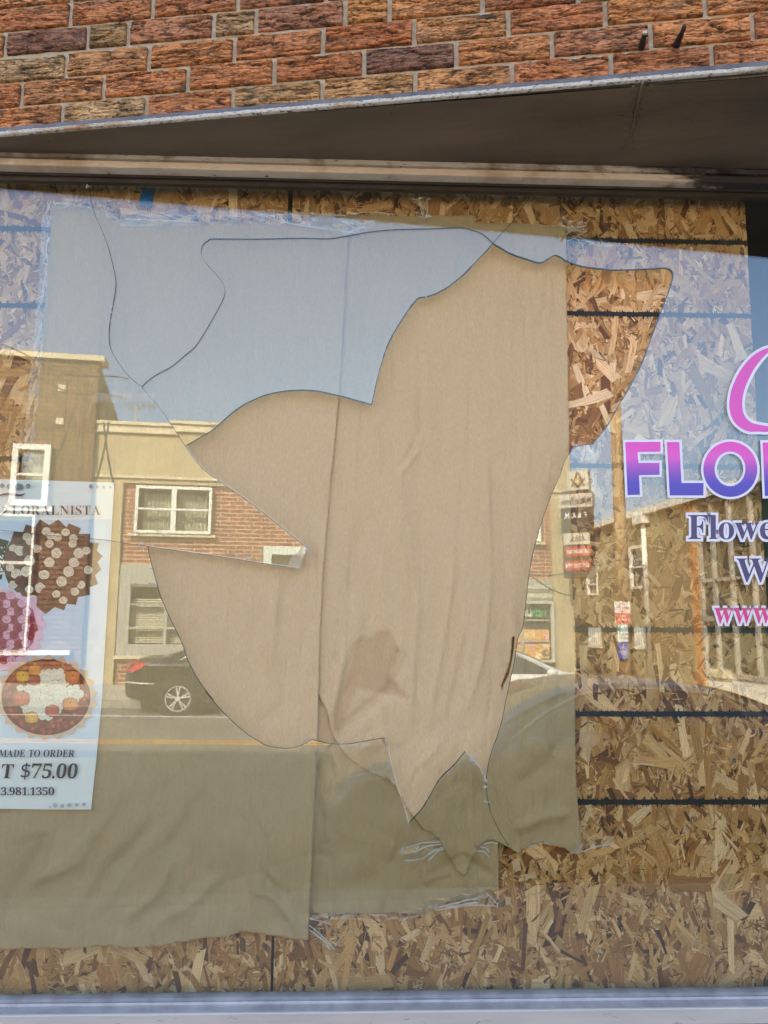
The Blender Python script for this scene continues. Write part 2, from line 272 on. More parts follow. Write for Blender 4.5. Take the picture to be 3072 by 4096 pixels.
# ------------------------------------------------------------------ lettering
GL = json.loads('''{"A":[-4,222,[[-4,0,-4,9,5,11,12,15,18,24,25,37,103,233,112,233,192,43,206,17,212,11,222,9,222,0,115,0,115,9,135,13,142,23,136,41,126,66,52,66,39,35,38,29,37,24,43,13,62,9,64,9,64,0],[57,80,121,80,88,160]]],"D":[7,234,[[10,0,10,9,23,11,31,15,36,23,37,37,37,187,35,203,30,213,21,218,7,219,7,228,111,228,164,220,203,198,220,176,231,148,234,114,221,51,181,13,114,0],[111,12,140,18,160,37,171,69,175,115,168,171,147,205,111,217,101,215,95,212,92,204,91,192,91,36,92,24,95,17,101,13]]],"E":[7,215,[[7,0,7,8,22,10,31,15,36,24,38,39,38,184,36,202,31,213,22,218,8,219,8,228,199,228,199,160,192,160,184,186,170,203,148,212,116,215,100,214,96,212,93,208,91,194,91,123,97,123,116,126,130,134,138,150,144,173,152,173,152,59,144,59,141,77,137,91,130,100,120,107,108,110,93,111,91,111,91,34,93,23,96,17,103,15,115,14,138,15,157,19,172,27,185,37,196,52,206,72,215,72,201,0]]],"F":[7,197,[[8,0,8,9,22,11,31,17,36,26,37,42,37,187,36,202,31,212,22,217,7,219,7,228,197,228,197,160,189,160,184,178,178,193,168,203,155,210,137,214,115,216,100,215,93,211,91,199,91,124,95,124,114,126,128,135,137,150,142,173,151,173,151,59,142,59,137,84,128,100,114,109,94,112,91,112,91,40,94,21,98,15,105,12,128,9,128,0]]],"I":[7,123,[[7,0,7,9,21,11,31,16,36,24,38,38,38,193,36,206,32,214,22,218,7,219,7,228,122,228,122,219,107,218,98,214,93,206,91,193,91,39,94,22,97,17,103,13,123,9,123,0]]],"L":[8,214,[[8,0,8,9,22,11,31,16,36,25,37,40,37,189,36,204,31,212,22,217,8,219,8,228,125,228,125,219,104,217,98,214,94,208,91,189,91,41,93,24,95,19,100,16,117,14,139,15,157,20,172,28,185,40,195,56,204,77,214,77,201,0]]],"M":[7,309,[[7,0,7,9,21,11,31,16,36,25,38,40,38,191,35,208,32,213,26,216,7,219,7,228,92,228,158,71,225,228,309,228,309,219,295,217,286,212,282,203,280,189,280,43,282,21,286,15,291,12,308,9,308,0,198,0,198,9,216,12,222,16,225,22,227,42,227,199,144,0,135,0,53,194,53,40,54,24,60,15,70,10,85,9,85,0]]],"N":[9,240,[[201,-5,53,175,53,39,55,24,59,15,68,11,83,9,83,0,9,0,9,9,27,12,32,15,36,21,38,39,38,194,18,217,9,219,9,228,78,228,195,84,195,189,193,207,190,212,184,216,166,219,166,228,240,228,240,219,225,217,217,212,212,203,211,188,211,-5]]],"O":[14,249,[[130,-5,106,-3,84,4,64,15,47,29,33,46,22,67,16,89,14,114,16,138,22,161,33,181,47,199,65,213,85,224,108,231,133,233,157,231,179,224,198,213,216,199,230,182,240,162,247,139,249,114,247,89,240,67,230,46,215,29,198,15,177,4,155,-3],[132,6,164,18,183,54,190,114,186,160,174,194,155,215,130,222,98,210,79,174,73,114,77,67,89,34,108,13]]],"R":[8,240,[[8,0,8,9,22,11,31,16,36,25,37,40,37,189,36,203,31,212,22,217,8,219,8,228,108,228,152,224,184,213,202,194,209,167,203,143,186,124,157,112,216,25,226,13,232,10,239,9,240,9,240,0,169,0,101,106,91,106,91,40,93,25,97,16,106,11,121,9,121,0],[91,117,102,117,124,120,140,129,149,145,152,168,147,194,134,210,112,216,101,214,95,211,92,204,91,193]]],"S":[21,180,[[21,-5,21,79,31,79,41,47,56,25,75,12,98,7,115,10,128,18,137,30,139,45,133,65,112,80,81,95,56,110,38,126,28,144,25,166,27,185,34,201,44,215,58,225,74,231,92,233,115,231,141,224,146,223,150,222,157,225,160,233,170,233,170,160,161,160,155,177,147,192,136,205,124,214,111,220,97,222,82,220,70,213,62,203,60,190,62,178,69,168,79,160,94,151,127,136,145,127,159,117,169,106,175,94,178,81,180,66,177,46,169,29,157,15,140,4,120,-3,96,-5,79,-4,63,0,49,5,42,6,35,4,31,-5]]],"T":[5,205,[[46,0,46,9,61,10,71,15,76,25,78,40,78,217,75,217,51,213,33,202,20,183,14,159,5,159,5,228,205,228,205,158,197,158,187,191,166,210,134,217,132,217,132,40,133,25,138,15,148,10,164,9,164,0]]],"W":[-8,312,[[85,-5,16,196,8,214,1,218,-8,219,-8,228,90,228,90,219,75,216,71,212,70,205,74,186,111,77,150,176,143,199,139,209,134,215,115,219,115,228,220,228,220,219,202,216,196,206,199,193,237,83,270,185,274,203,273,211,269,215,252,219,252,228,312,228,312,219,303,216,297,211,287,190,223,-5,214,-5,158,154,95,-5]]],"l":[9,90,[[9,0,9,8,18,10,23,13,25,19,26,28,26,199,24,215,19,218,10,220,10,228,74,228,74,28,77,13,82,10,90,8,90,0]]],"o":[9,158,[[84,-5,63,-2,45,6,30,18,19,35,12,55,9,77,12,99,19,119,30,136,45,149,63,157,84,159,105,157,123,149,138,136,149,120,156,100,158,77,156,54,149,34,138,18,123,5,105,-2],[84,6,96,9,104,19,109,41,110,77,108,114,104,135,96,146,84,149,72,146,64,135,60,114,58,77,60,41,64,19,72,9]]],"w":[-5,223,[[61,-5,8,132,3,142,-5,147,-5,155,69,155,69,147,60,145,57,138,58,133,60,126,83,63,105,118,100,133,95,144,84,147,84,155,162,155,162,147,151,144,148,138,148,134,149,131,168,71,191,128,193,138,190,144,178,147,178,155,223,155,223,147,217,146,212,142,206,129,152,-5,144,-5,111,98,70,-5]]],"e":[10,142,[[77,-5,59,-2,42,5,29,18,18,34,12,55,10,79,12,101,19,120,30,136,43,149,60,157,79,159,104,154,124,140,137,117,141,87,141,83,58,83,63,49,77,28,100,21,118,27,135,43,142,36,124,13,102,0],[58,96,101,96,101,107,100,126,97,139,90,146,81,148,68,143,61,128,58,102]]],"0":[11,176,[[94,-3,67,1,45,12,30,31,19,55,13,86,11,121,13,155,19,185,30,210,45,228,67,239,94,243,121,239,142,228,157,210,168,185,174,155,176,120,174,85,168,55,157,31,141,12,120,1],[94,18,110,25,119,45,123,77,124,120,123,163,119,195,110,215,94,221,79,215,70,195,65,163,63,120,65,77,70,45,79,25]]],"1":[14,171,[[33,0,33,18,60,18,68,19,73,22,76,29,77,40,77,208,54,183,44,175,34,173,26,175,20,180,16,188,14,198,37,206,66,224,89,241,127,241,127,40,130,24,135,19,144,18,171,18,171,0]]],"3":[9,172,[[82,-3,59,-2,40,2,27,9,17,17,11,27,9,37,12,48,18,56,27,61,38,63,41,44,49,31,63,23,79,20,90,21,100,25,108,30,115,40,119,52,121,70,117,87,107,101,91,110,69,113,48,113,48,134,70,134,89,138,102,148,110,164,112,184,111,200,105,212,97,220,85,223,74,221,66,215,61,206,58,196,56,171,37,172,24,178,15,187,12,200,17,217,31,231,54,240,86,243,118,240,143,229,159,212,164,188,160,168,149,151,133,137,112,128,140,119,152,111,163,101,170,87,172,69,170,50,165,35,156,22,144,12,130,5,115,0]]],"5":[13,170,[[82,-3,60,-2,42,3,29,9,20,18,15,27,13,37,15,48,21,55,29,59,40,60,44,42,48,33,55,26,65,22,77,20,88,21,98,25,106,32,113,42,117,56,119,74,116,96,107,111,92,121,73,124,52,122,36,118,20,124,31,240,158,240,160,179,140,179,138,190,133,199,129,202,122,203,52,203,47,141,63,144,84,146,119,141,146,128,164,105,170,74,168,54,162,37,153,24,141,14,128,6,113,1]]],"7":[15,177,[[55,0,145,203,56,203,43,199,37,186,35,169,15,169,16,240,177,240,177,223,84,0]]],"8":[10,178,[[92,-3,66,-1,46,5,30,16,19,29,12,44,10,61,13,81,24,97,39,110,59,121,42,134,29,148,20,164,18,182,20,197,25,212,35,224,50,234,70,241,96,243,127,239,149,226,163,208,167,184,164,166,155,152,141,141,122,130,148,115,165,100,174,83,178,63,172,35,155,14,128,1],[101,141,112,149,119,158,124,170,125,185,121,203,111,218,103,222,94,224,82,221,73,213,67,201,65,186,67,171,75,159,86,150],[93,16,109,19,121,28,128,41,131,58,128,73,119,85,104,96,82,108,71,99,63,89,57,76,55,60,58,42,66,28,78,19]]],"9":[12,173,[[76,-3,58,-2,44,2,34,9,27,16,22,25,21,35,22,41,25,47,30,51,38,54,43,40,52,28,63,20,78,18,103,29,118,61,125,115,117,106,106,99,93,94,78,92,51,97,30,110,16,132,12,162,14,185,21,204,32,221,48,233,66,241,89,243,112,240,132,231,149,216,162,195,170,166,173,130,171,104,167,78,160,56,150,36,137,19,120,7,100,-1],[92,117,103,118,112,123,120,130,125,139,123,176,116,201,105,216,91,221,78,217,68,206,62,189,60,164,64,138,74,122]]],"$":[21,173,[[85,-19,85,16,49,20,21,28,21,56,50,47,85,42,85,110,56,120,36,133,25,149,21,171,25,193,38,210,58,221,85,225,85,255,106,255,106,226,139,222,166,213,156,188,133,196,106,200,106,133,143,119,156,111,166,101,171,89,173,74,169,53,156,36,135,24,106,18,106,-19],[85,140,85,199,69,197,58,191,52,183,50,173,52,161,57,152,68,146],[106,44,124,47,135,53,142,61,144,72,142,83,136,91,125,97,106,103]]],".":[24,66,[[45,-5,37,-3,30,1,26,8,24,18,26,29,30,36,37,39,45,41,53,39,60,36,64,29,66,18,64,8,60,1,53,-3]]],"&":[18,245,[[93,-3,62,1,38,14,23,35,18,62,21,86,32,104,48,119,70,133,50,159,43,174,40,191,44,213,57,230,77,240,102,243,126,240,145,230,156,214,160,192,157,172,147,156,131,142,112,129,177,66,191,90,200,120,230,120,217,80,208,63,196,48,245,0,205,0,176,28,159,15,141,5,119,-1],[94,146,111,158,122,168,129,179,131,192,129,203,123,212,113,217,101,219,88,217,78,212,71,203,69,191,71,180,76,169],[94,23,114,25,131,30,145,38,157,47,87,115,71,104,59,93,51,80,49,63,52,47,61,34,76,26]]]}''')
def curve_fill(polys, offset=0.0):     # filled 2-D outline (even-odd), optionally grown
    cu = bpy.data.curves.new('tmp', 'CURVE'); cu.dimensions = '2D'; cu.fill_mode = 'BOTH'
    for p in polys:
        s = cu.splines.new('POLY'); s.points.add(len(p) - 1); s.use_cyclic_u = True
        for i, (x, y) in enumerate(p): s.points[i].co = (x, y, 0, 1)
    cu.offset = offset
    o = bpy.data.objects.new('tmp', cu); COL.objects.link(o)
    me = bpy.data.meshes.new_from_object(o.evaluated_get(bpy.context.evaluated_depsgraph_get()))
    vs = [(v.co.x, v.co.y) for v in me.vertices]; fs = [tuple(p.vertices) for p in me.polygons]
    bpy.data.objects.remove(o); bpy.data.curves.remove(cu); bpy.data.meshes.remove(me)
    return vs, fs
def serif(txt, x, y, h, width=None, shear=0.0, gap=.03, capH=229.0):   # baseline-left x,y in px (y down); h cap height -> list of letters (list of polys)
    out = []; cx = 0
    for c in txt:
        if c == ' ': cx += 110; continue
        x0, x1, ps = GL[c]
        out.append([[(cx + q[i] - x0 + 6, q[i + 1]) for i in range(0, len(q), 2)] for q in ps]); cx += x1 - x0 + 12 + gap * 229
    k = h / capH; kx = width / cx if width else k
    return [[[(x + px * kx + shear * py * k, y - py * k) for px, py in p] for p in l] for l in out]
def sans(txt):                                   # Blender's built-in face -> verts, faces in unit size, width
    cu = bpy.data.curves.new('tmp', 'FONT'); cu.body = txt; cu.size = 1; cu.fill_mode = 'BOTH'; cu.offset = .012
    o = bpy.data.objects.new('tmp', cu); COL.objects.link(o)
    me = bpy.data.meshes.new_from_object(o.evaluated_get(bpy.context.evaluated_depsgraph_get()))
    vs = [(v.co.x, v.co.y) for v in me.vertices]; fs = [tuple(p.vertices) for p in me.polygons]
    bpy.data.objects.remove(o); bpy.data.curves.remove(cu); bpy.data.meshes.remove(me)
    xs = [v[0] for v in vs] or [0]
    return vs, fs, min(xs), max(xs)
# ================================================================== ground
m_asphalt = pm('asphalt', (.16, .148, .125), .9, var=.22, vscale=.7, bump=.3, bscale=90)
m_concrete = pm('concrete', (.36, .33, .27), .9, var=.2, vscale=1.2, bump=.2, bscale=60)
m_kerb = pm('kerb_stone', (.30, .28, .24), .9, var=.2, vscale=3)
m_yellow = pm('yellow_paint', (.78, .36, .0), .7, var=.25, vscale=5)
m_white_paint = pm('road_white', (.62, .60, .54), .7, var=.25, vscale=5)
def sheet(name, u0, u1, v0, v1, dz, m, top=None):
    mb = MB(); n = 24
    for i in range(n):
        a, b = u0 + (u1 - u0) * i / n, u0 + (u1 - u0) * (i + 1) / n
        mb.poly([(a, v0, gz(a) + dz), (b, v0, gz(b) + dz), (b, v1, gz(b) + dz), (a, v1, gz(a) + dz)])
    o = mb.build(name, m, space='s', recalc=True); tag(o, kind='structure'); return o
def slab(name, u0, u1, v0, v1, dz, m):
    mb = MB()
    top = [(u0, v0, gz(u0) + dz), (u1, v0, gz(u1) + dz), (u1, v1, gz(u1) + dz), (u0, v1, gz(u0) + dz)]
    mb.prism(top, (0, 0, -.4)); o = mb.build(name, m, space='s', recalc=True); tag(o, kind='structure'); return o
KERB_N, KERB_F, VF = 2.7, 13.0, 16.4
sheet('ground', -300, 300, -300, 400, -.45, pm('ground', (.22, .2, .17), .95, var=.2, vscale=.2))
sheet('road', -60, 60, KERB_N, KERB_F, -.13, m_asphalt)
slab('near_pavement', -60, 60, -.02, KERB_N - .15, 0, m_concrete); slab('near_kerb', -60, 60, KERB_N - .15, KERB_N, .004, m_kerb)
slab('far_pavement', -60, 4.6, KERB_F + .15, VF + 3, 0, m_concrete); slab('far_kerb', -60, 4.6, KERB_F, KERB_F + .15, .004, m_kerb)
sheet('side_road', 4.6, 60, KERB_F, 90, -.126, m_asphalt)
for dv in (0, .22): sheet('yellow_line', -60, 60, 8.86 + dv, 8.96 + dv, -.126, m_yellow)
sheet('white_line', -60, 4, 11.72, 11.84, -.126, m_white_paint)
# ================================================================== shop building (our side)
B = sthing('shop_building', 'brick shop building with dark painted soffit above the boarded window', 'building', 0, 0, 0)
rnd = random.Random(5)
HB = 7.75
TONES = [(0.440, 0.171, 0.053), (0.410, 0.151, 0.049), (0.455, 0.187, 0.060), (0.388, 0.138, 0.046), (0.434, 0.194, 0.067), (0.416, 0.161, 0.050)]
DARK, TAN, RED, PURP = (0.206, 0.092, 0.051), (0.406, 0.247, 0.110), (0.356, 0.144, 0.059), (0.306, 0.127, 0.059)
JOINTS = {0: [-1.175, -.962, -.748, -.536, -.323, -.109, .107, .326, .543, .757, .97, 1.185], 1: [-1.284, -1.07, -.858, -.647, -.436, -.225, -.012, .201, .416, .631, .846, 1.06, 1.275],
          2: [-1.175, -.962, -.748, -.536, -.324, -.11, .105, .32, .535, .75, .965, 1.18], 3: [-1.235, -1.128, -.913, -.697, -.593, -.378, -.273, -.058, .047, .262, .477, .584, .80, .905, 1.12],
          4: [-1.175, -.962, -.746, -.534, -.32, -.105, .11, .325, .54, .755, .97, 1.185]}
OVER = {(3, -.913): DARK, (3, -.697): (0.258, 0.144, 0.053), (3, -.593): RED, (3, -.378): TAN, (3, -.273): PURP, (3, -.058): (0.455, 0.201, 0.056), (1, -.012): DARK, (0, -.323): (0.380, 0.206, 0.074), (0, -.109): (0.440, 0.225, 0.078),
        (2, -.11): (0.410, 0.131, 0.039), (1, -.225): (0.380, 0.131, 0.039), (4, -.32): PURP, (1, -.858): (0.424, 0.182, 0.063), (2, .535): (0.410, 0.163, 0.046), (3, .262): (0.319, 0.113, 0.040)}
bk = MB()
def brick(mb, u0, u1, zc, h, col, seed, nu, nz):
    g = .0055; u0 += g; u1 -= g; sx = seed * 7.31; vs = []; cols = []
    for j in range(nz + 1):
        for i in range(nu + 1):
            a, b = i / nu, j / nz; u = u0 + (u1 - u0) * a; z = zc - h / 2 + h * b
            e = min(a * (u1 - u0), (1 - a) * (u1 - u0), b * h, (1 - b) * h)
            wz = z * 118 + .8 * noise.noise(Vector((u * 17 + sx, z * 16, seed))) + .5 * noise.noise(Vector((u * 70 + sx, z * 50, 3))) + .25 * noise.noise(Vector((u * 220 + sx, z * 150, 6)))
            q1 = noise.noise(Vector((u * 10 + sx, wz * .72, seed * .7))); f = max(0, 1 - abs(q1) / .17) * max(0, min(1, .75 + 2.2 * noise.noise(Vector((u * 17 + sx, z * 22, 77)))))
            q2 = noise.noise(Vector((u * 28 + sx, wz * 1.5, seed * .3))); f = max(f, .55 * max(0, 1 - abs(q2) / .16) * (noise.noise(Vector((u * 14, z * 30 + sx, 31))) > -.05))
            hgt = .0013 * (1 if q1 > 0 else -1) * min(1, abs(q1) * 5) + .0010 * noise.noise(Vector((u * 130, z * 160, sx))) - .0055 * f
            if e < .0008: hgt -= .005
            vs.append((u + .0012 * noise.noise(Vector((z * 60, sx, 1))) * (i in (0, nu)), hgt, z + .0014 * noise.noise(Vector((u * 40, sx, 5))) * (j in (0, nz))))
            k = 1 + .22 * noise.noise(Vector((u * 11 + sx, z * 30, 2))) + .16 * noise.noise(Vector((u * 150, z * 190, 8))) - .86 * f
            d = max(0, noise.noise(Vector((u * 8 + sx, z * 25, 40)))) * .3
            cols.append(tuple(c * k * (1 - d) + q * d for c, q in zip(col, (.24, .185, .10))))
    b0 = len(mb.v); mb.v += vs; mb.c += cols
    for j in range(nz):
        for i in range(nu):
            q = b0 + j * (nu + 1) + i; mb.f.append((q, q + 1, q + nu + 2, q + nu + 1)); mb.m.append(0); mb.sm.append(True)
    rim = [b0 + i for i in range(nu + 1)] + [b0 + j * (nu + 1) + nu for j in range(1, nz + 1)] + [b0 + nz * (nu + 1) + i for i in range(nu - 1, -1, -1)] + [b0 + j * (nu + 1) for j in range(nz - 1, 0, -1)]
    c0 = len(mb.v); mb.v += [(mb.v[i][0], -.03, mb.v[i][2]) for i in rim]; mb.c += [tuple(c * .8 for c in col)] * len(rim); n = len(rim)
    for i in range(n): mb.f.append((rim[i], c0 + i, c0 + (i + 1) % n, rim[(i + 1) % n])); mb.m.append(0); mb.sm.append(False)
seed = 0
for r in range(0, 8):
    js = JOINTS.get(r, JOINTS[1 + (r % 2)])
    for i in range(len(js) - 1):
        seed += 1; a, b = js[i], js[i + 1]; col = OVER.get((r, a)) or rnd.choice(TONES)
        if rnd.random() < .04 and (r, a) not in OVER: col = rnd.choice([RED, TAN, RED])
        k = rnd.uniform(1.16, 1.40); um = (a + b) / 2
        zc = 2.8135 + .0672 * r + (.0115 * um if r < 3 else .004 * um)
        brick(bk, a, b, zc, .0575, tuple(c * k for c in col), seed, int(112 * (b - a) / .213), 42)
m_brick = pm('rough_brick', (.33, .135, .06), .9, attr='Col', var=.28, vscale=120, bump=.35, bscale=420)
ridged(m_brick, 1, (22, 1, 150), .004, .9, .0, .040, .36, warp=.5, det=4); ridged(m_brick, 1, (60, 1, 330), .002, .5, .0, .030, .74, warp=.4)
bk.build('brick_face', m_brick, B, 's')
mo = MB(); n = 150
vs = []
for j in range(41):
    for i in range(n + 1):
        u = -1.3 + 2.6 * i / n; z = 2.772 + .62 * j / 40
        vs.append((u, -.0095 + .0020 * noise.noise(Vector((u * 40, z * 40, 0))), z))
mo.add(vs, [(j * (n + 1) + i, j * (n + 1) + i + 1, (j + 1) * (n + 1) + i + 1, (j + 1) * (n + 1) + i) for j in range(40) for i in range(n)])
mo.build('mortar_bed', pm('mortar', (.45, .375, .26), .95, var=.22, vscale=70, bump=.9, bscale=330), B, 's')
m_backbrick = brickmat('facade_brick', (.33, .14, .06), (.27, .10, .05), (.36, .30, .21), .213, .0677, .01)
ub = MB(); ub.box((-1.3, -.35, 3.345), (1.275, -.012, HB)); ub.box((-16, -.35, -.6), (-1.8, -.004, HB)); ub.box((-1.8, -.35, 2.8), (-1.3, -.004, HB)); ub.box((1.275, -.35, 2.8), (3.4, -.004, HB)); ub.box((3.4, -.35, -1), (16, -.004, HB))
ub.build('upper_wall', m_backbrick, B, 's')
mm = MB(); mm.box((-16, -10, 2.95), (16, -.36, HB - .1)); mm.box((-16, -10, -1), (-3.2, -.36, 2.95)); mm.box((4.2, -10, -1), (16, -.36, 2.95))
mm.build('inner_mass', pm('inner', (.06, .055, .05), .9), B, 's')
pc = MB(); pc.box((-16.05, -.4, HB), (16.05, .06, HB + .12)); pc.build('parapet_cap', pm('cap_stone', (.4, .37, .3), .8), B, 's')
# soffit: the level underside between the brick face and the angled window
so_ = MB(); n = 60; zsf = 2.764
front = []; back = []
for i in range(n + 1):
    u = -1.75 + 5.1 * i / n; front.append((u, -.002)); P = st(u, 0, 0)
    # window plane y = -0.004 along Nv direction
    vv = (P.y + .004) / Nv.y * -1; back.append((u, min(vv, -.003)))
vs = [];
for i in range(n + 1):
    for k in range(9):
        t = k / 8; u = front[i][0]; v = front[i][1] * (1 - t) + back[i][1] * t
        vs.append((u, v, zsf + .0012 * noise.noise(Vector((u * 5, v * 9, 0)))))
so_.add(vs, [(i * 9 + k, (i + 1) * 9 + k, (i + 1) * 9 + k + 1, i * 9 + k + 1) for i in range(n) for k in range(8)], smooth=True)
m_soffit = pm('brown_gloss_paint', (.145, .11, .076), .42, var=.42, vscale=2.2, vstretch=(.6, 2, 1), bump=.35, bscale=14, bstretch=(1, 5, 1), spec=.4)
rb = so_      # the seam ridge and paint blisters on the soffit
sa, sb_ = onB(2570, 335)[0], onB(2570, 335)
def zpt(x, y, z=2.7625):
    d = ray(x, y); t = (z - CAM.z) / d.z; P = CAM + d * t; q = P - OR; return (q.dot(Bv), q.dot(Nv), z)
rb.tube([zpt(*p) for p in smooth([(2571, 330), (2560, 380), (2540, 470), (2520, 570)], 4)], .003, 6)
for k in range(46):
    t = rnd.random(); p = zpt(2570 - 70 * t + rnd.gauss(0, 22), 340 + 260 * t, 2.7638); q = rnd.uniform(.0015, .0042); rb.ellipsoid(p, (q, q, .0022), 8, 6)
for k in range(70):
    p = zpt(rnd.uniform(0, 3072), rnd.uniform(330, 640), 2.7638); q = rnd.uniform(.0008, .0022)
    if p[1] < -.01: rb.ellipsoid(p, (q * 2, q, .0012), 8, 6)
so_.build('soffit', m_soffit, B, 's')
# steel lintel edge: dark leg above, white peeling lip below
lp = MB(); m = 700; rows = [(2.7625, .001), (2.7630, .0085), (2.7655, .0105), (2.7690, .0085), (2.7715, .0098), (2.7730, -.004)]
vs = []
for i in range(m + 1):
    u = -1.5 + 3 * i / m; j1 = .0016 * noise.noise(Vector((u * 30, 0, 0))) + .0012 * noise.noise(Vector((u * 120, 3, 0)))
    for k, (z, v) in enumerate(rows):
        nz = .0013 * noise.noise(Vector((u * 90, k * 2.3, 1)))
        vs.append((u, v + nz, z + (j1 if k > 2 else .3 * j1) + .010 * u + .002))
lp.add(vs, [(i * 6 + k, (i + 1) * 6 + k, (i + 1) * 6 + k + 1, i * 6 + k + 1) for i in range(m) for k in range(5)], smooth=True)
def peel(name, c0, c1, rust, sc=30, xdark=None, bt=.545):
    mt, t, p = newmat(name); N = t.nodes; L = t.links; tc = N.new('ShaderNodeTexCoord')
    mp = N.new('ShaderNodeMapping'); mp.inputs['Scale'].default_value = (1, 1, 6); L.new(tc.outputs['Object'], mp.inputs[0])
    def nz(s, d=8, src=None):
        z = N.new('ShaderNodeTexNoise'); z.inputs['Scale'].default_value = s; z.inputs['Detail'].default_value = d; z.inputs['Roughness'].default_value = .68; L.new(src or mp.outputs[0], z.inputs['Vector']); return z
    def ramp(a, b, z):
        r = N.new('ShaderNodeMapRange'); r.inputs[1].default_value = a; r.inputs[2].default_value = b; L.new(z.outputs['Fac'], r.inputs[0]); return r
    def mix(f, A, b):
        x = N.new('ShaderNodeMix'); x.data_type = 'RGBA'; L.new(f.outputs[0], x.inputs[0])
        if isinstance(A, tuple): x.inputs[6].default_value = rgb(A)
        else: L.new(A, x.inputs[6])
        x.inputs[7].default_value = rgb(b); return x.outputs[2]
    c = mix(ramp(.5, .75, nz(sc)), c0, c1)
    c = mix(ramp(.52, .64, nz(5, 4, tc.outputs['Object'])), c, rust)
    c = mix(ramp(bt, bt + .055, nz(sc * 1.3)), c, (.05, .042, .034))
    if xdark is not None:
        sx = N.new('ShaderNodeSeparateXYZ'); L.new(tc.outputs['Object'], sx.inputs[0]); ad = N.new('ShaderNodeMath'); ad.operation = 'MULTIPLY_ADD'; ad.inputs[1].default_value = .55
        zz = nz(9, 10); L.new(zz.outputs['Fac'], ad.inputs[0]); L.new(sx.outputs['X'], ad.inputs[2]); r2 = N.new('ShaderNodeMapRange'); r2.inputs[1].default_value = xdark + .24; r2.inputs[2].default_value = xdark + .34; L.new(ad.outputs[0], r2.inputs[0]); c = mix(r2, c, (.035, .03, .026))
    L.new(c, p.inputs['Base Color']); p.inputs['Roughness'].default_value = .5
    b = N.new('ShaderNodeBump'); b.inputs['Strength'].default_value = .6; b.inputs['Distance'].default_value = .003; z = nz(sc * 2); L.new(z.outputs['Fac'], b.inputs['Height']); L.new(b.outputs[0], p.inputs['Normal'])
    return mt
m_lip = peel('peeling_white_paint', (.56, .53, .46), (.38, .34, .28), (.34, .17, .05), 75)
lp.build('lintel_lip', m_lip, B, 's')
ld = MB(); vs = []
for i in range(m + 1):
    u = -1.5 + 3 * i / m; q = .0016 * noise.noise(Vector((u * 26, 7, 0))) + .001 * noise.noise(Vector((u * 140, 7, 0)))
    for k, (z, v) in enumerate([(2.7725, .0065), (2.7850 + q, .0055), (2.7870 + q, -.006)]): vs.append((u, v + .0008 * noise.noise(Vector((u * 60, k, 4))), z + .0105 * u + .002))
ld.add(vs, [(i * 3 + k, (i + 1) * 3 + k, (i + 1) * 3 + k + 1, i * 3 + k + 1) for i in range(m) for k in range(2)], smooth=True)
ld.build('lintel_leg', pm('dark_paint', (.10, .088, .08), .55, var=.35, vscale=25, bump=.4, bscale=80), B, 's')
m_rust = pm('rusty_iron', (.045, .022, .015), .7, var=.5, vscale=70, bump=.6, bscale=200, metal=.4)
m_bolt = pm('bolt_end', (.5, .42, .33), .4, metal=.8)
for (bx, by), (tx, ty), tip in (((2569, 178), (2578, 138), True), ((2708, 172), (2735, 114), False)):
    u, z = onB(bx, by, -.004); u2, z2 = onB(tx, ty, .05)
    mb = MB(); P = Vector((u, -.02, z)); Q = Vector((u2, .055, z2)); d = Q - P
    mb.tube([P, P + d * .3, P + d * .34, P + d * .62, P + d * .66, Q], [.0085, .0082, .0072, .0066, .0050, .0048], 10)
    o = mb.build('rusty_bolt', m_rust, B, 's', recalc=True)
    if tip:
        mb = MB(); mb.tube([Q, Q + d * .03], [.0052, .0046], 10); mb.build('bolt_end', m_bolt, B, 's')
# bulkhead below the window and the entry return wall
bh = MB(); bh.box((-1.75, .02, -.5), (1.52, .25, .68)); bh.box((1.52, .02, -.5), (1.66, .25, 2.76))
bh.build('bulkhead', pm('bulkhead_panel', (.22, .20, .18), .6, var=.2), B, None)
for o in B.children:
    if o.name.startswith('bulkhead'):
        o.matrix_parent_inverse = (Matrix.Translation(B.location) @ Matrix.Rotation(-AL, 4, 'Z')).inverted()
rw = MB(); rw.box((1.66, .02, -.5), (3.2, .14, 2.76)); 
o = rw.build('entry_wall', pm('entry_panel', (.12, .11, .1), .6, var=.2), B, None)
o.matrix_parent_inverse = (Matrix.Translation(B.location) @ Matrix.Rotation(-AL, 4, 'Z')).inverted()
# ================================================================== shop window: frame rails and broken panes
X0, X1, ZT, ZB = -1.60, 1.50, 2.7205, .772
Wn = wthing('shop_window', 'big shop window in a worn metal frame, its cracked glass holed in the middle', 'window', (0, 0, .7))
def rail(name, prof, mat, xa=X0 - .05, xb=X1 + .05, amp=0, n=500, fr=12, tilt=-.004):
    mb = MB(); k = len(prof); vs = []
    for i in range(n + 1):
        x = xa + (xb - xa) * i / n
        for j, (y, z) in enumerate(prof):
            w = amp * (1 + (3.5 * max(0, min(1, (x - .35) * 3)) if name == 'wooden_stop' else 0)) * (noise.noise(Vector((x * fr, j * 1.7, len(name)))) + .5 * noise.noise(Vector((x * fr * 5, j * 1.7, 2))))
            vs.append((x, y + w, z + tilt * x + w * .6))
    mb.add(vs, [(i * k + j, (i + 1) * k + j, (i + 1) * k + j + 1, i * k + j + 1) for i in range(n) for j in range(k - 1)])
    return mb.build(name, mat, Wn, 'w', smooth=False)
m_stop = peel('weathered_stop', (.52, .47, .39), (.36, .32, .25), (.22, .17, .11), 26, .66, .60)
m_alu_top = peel('bronzed_aluminium', (.66, .56, .43), (.52, .43, .31), (.46, .36, .24), 20, .80, .63)
m_dark = pm('recess_dark', (.05, .042, .032), .35, metal=.3, var=.3, vscale=10)
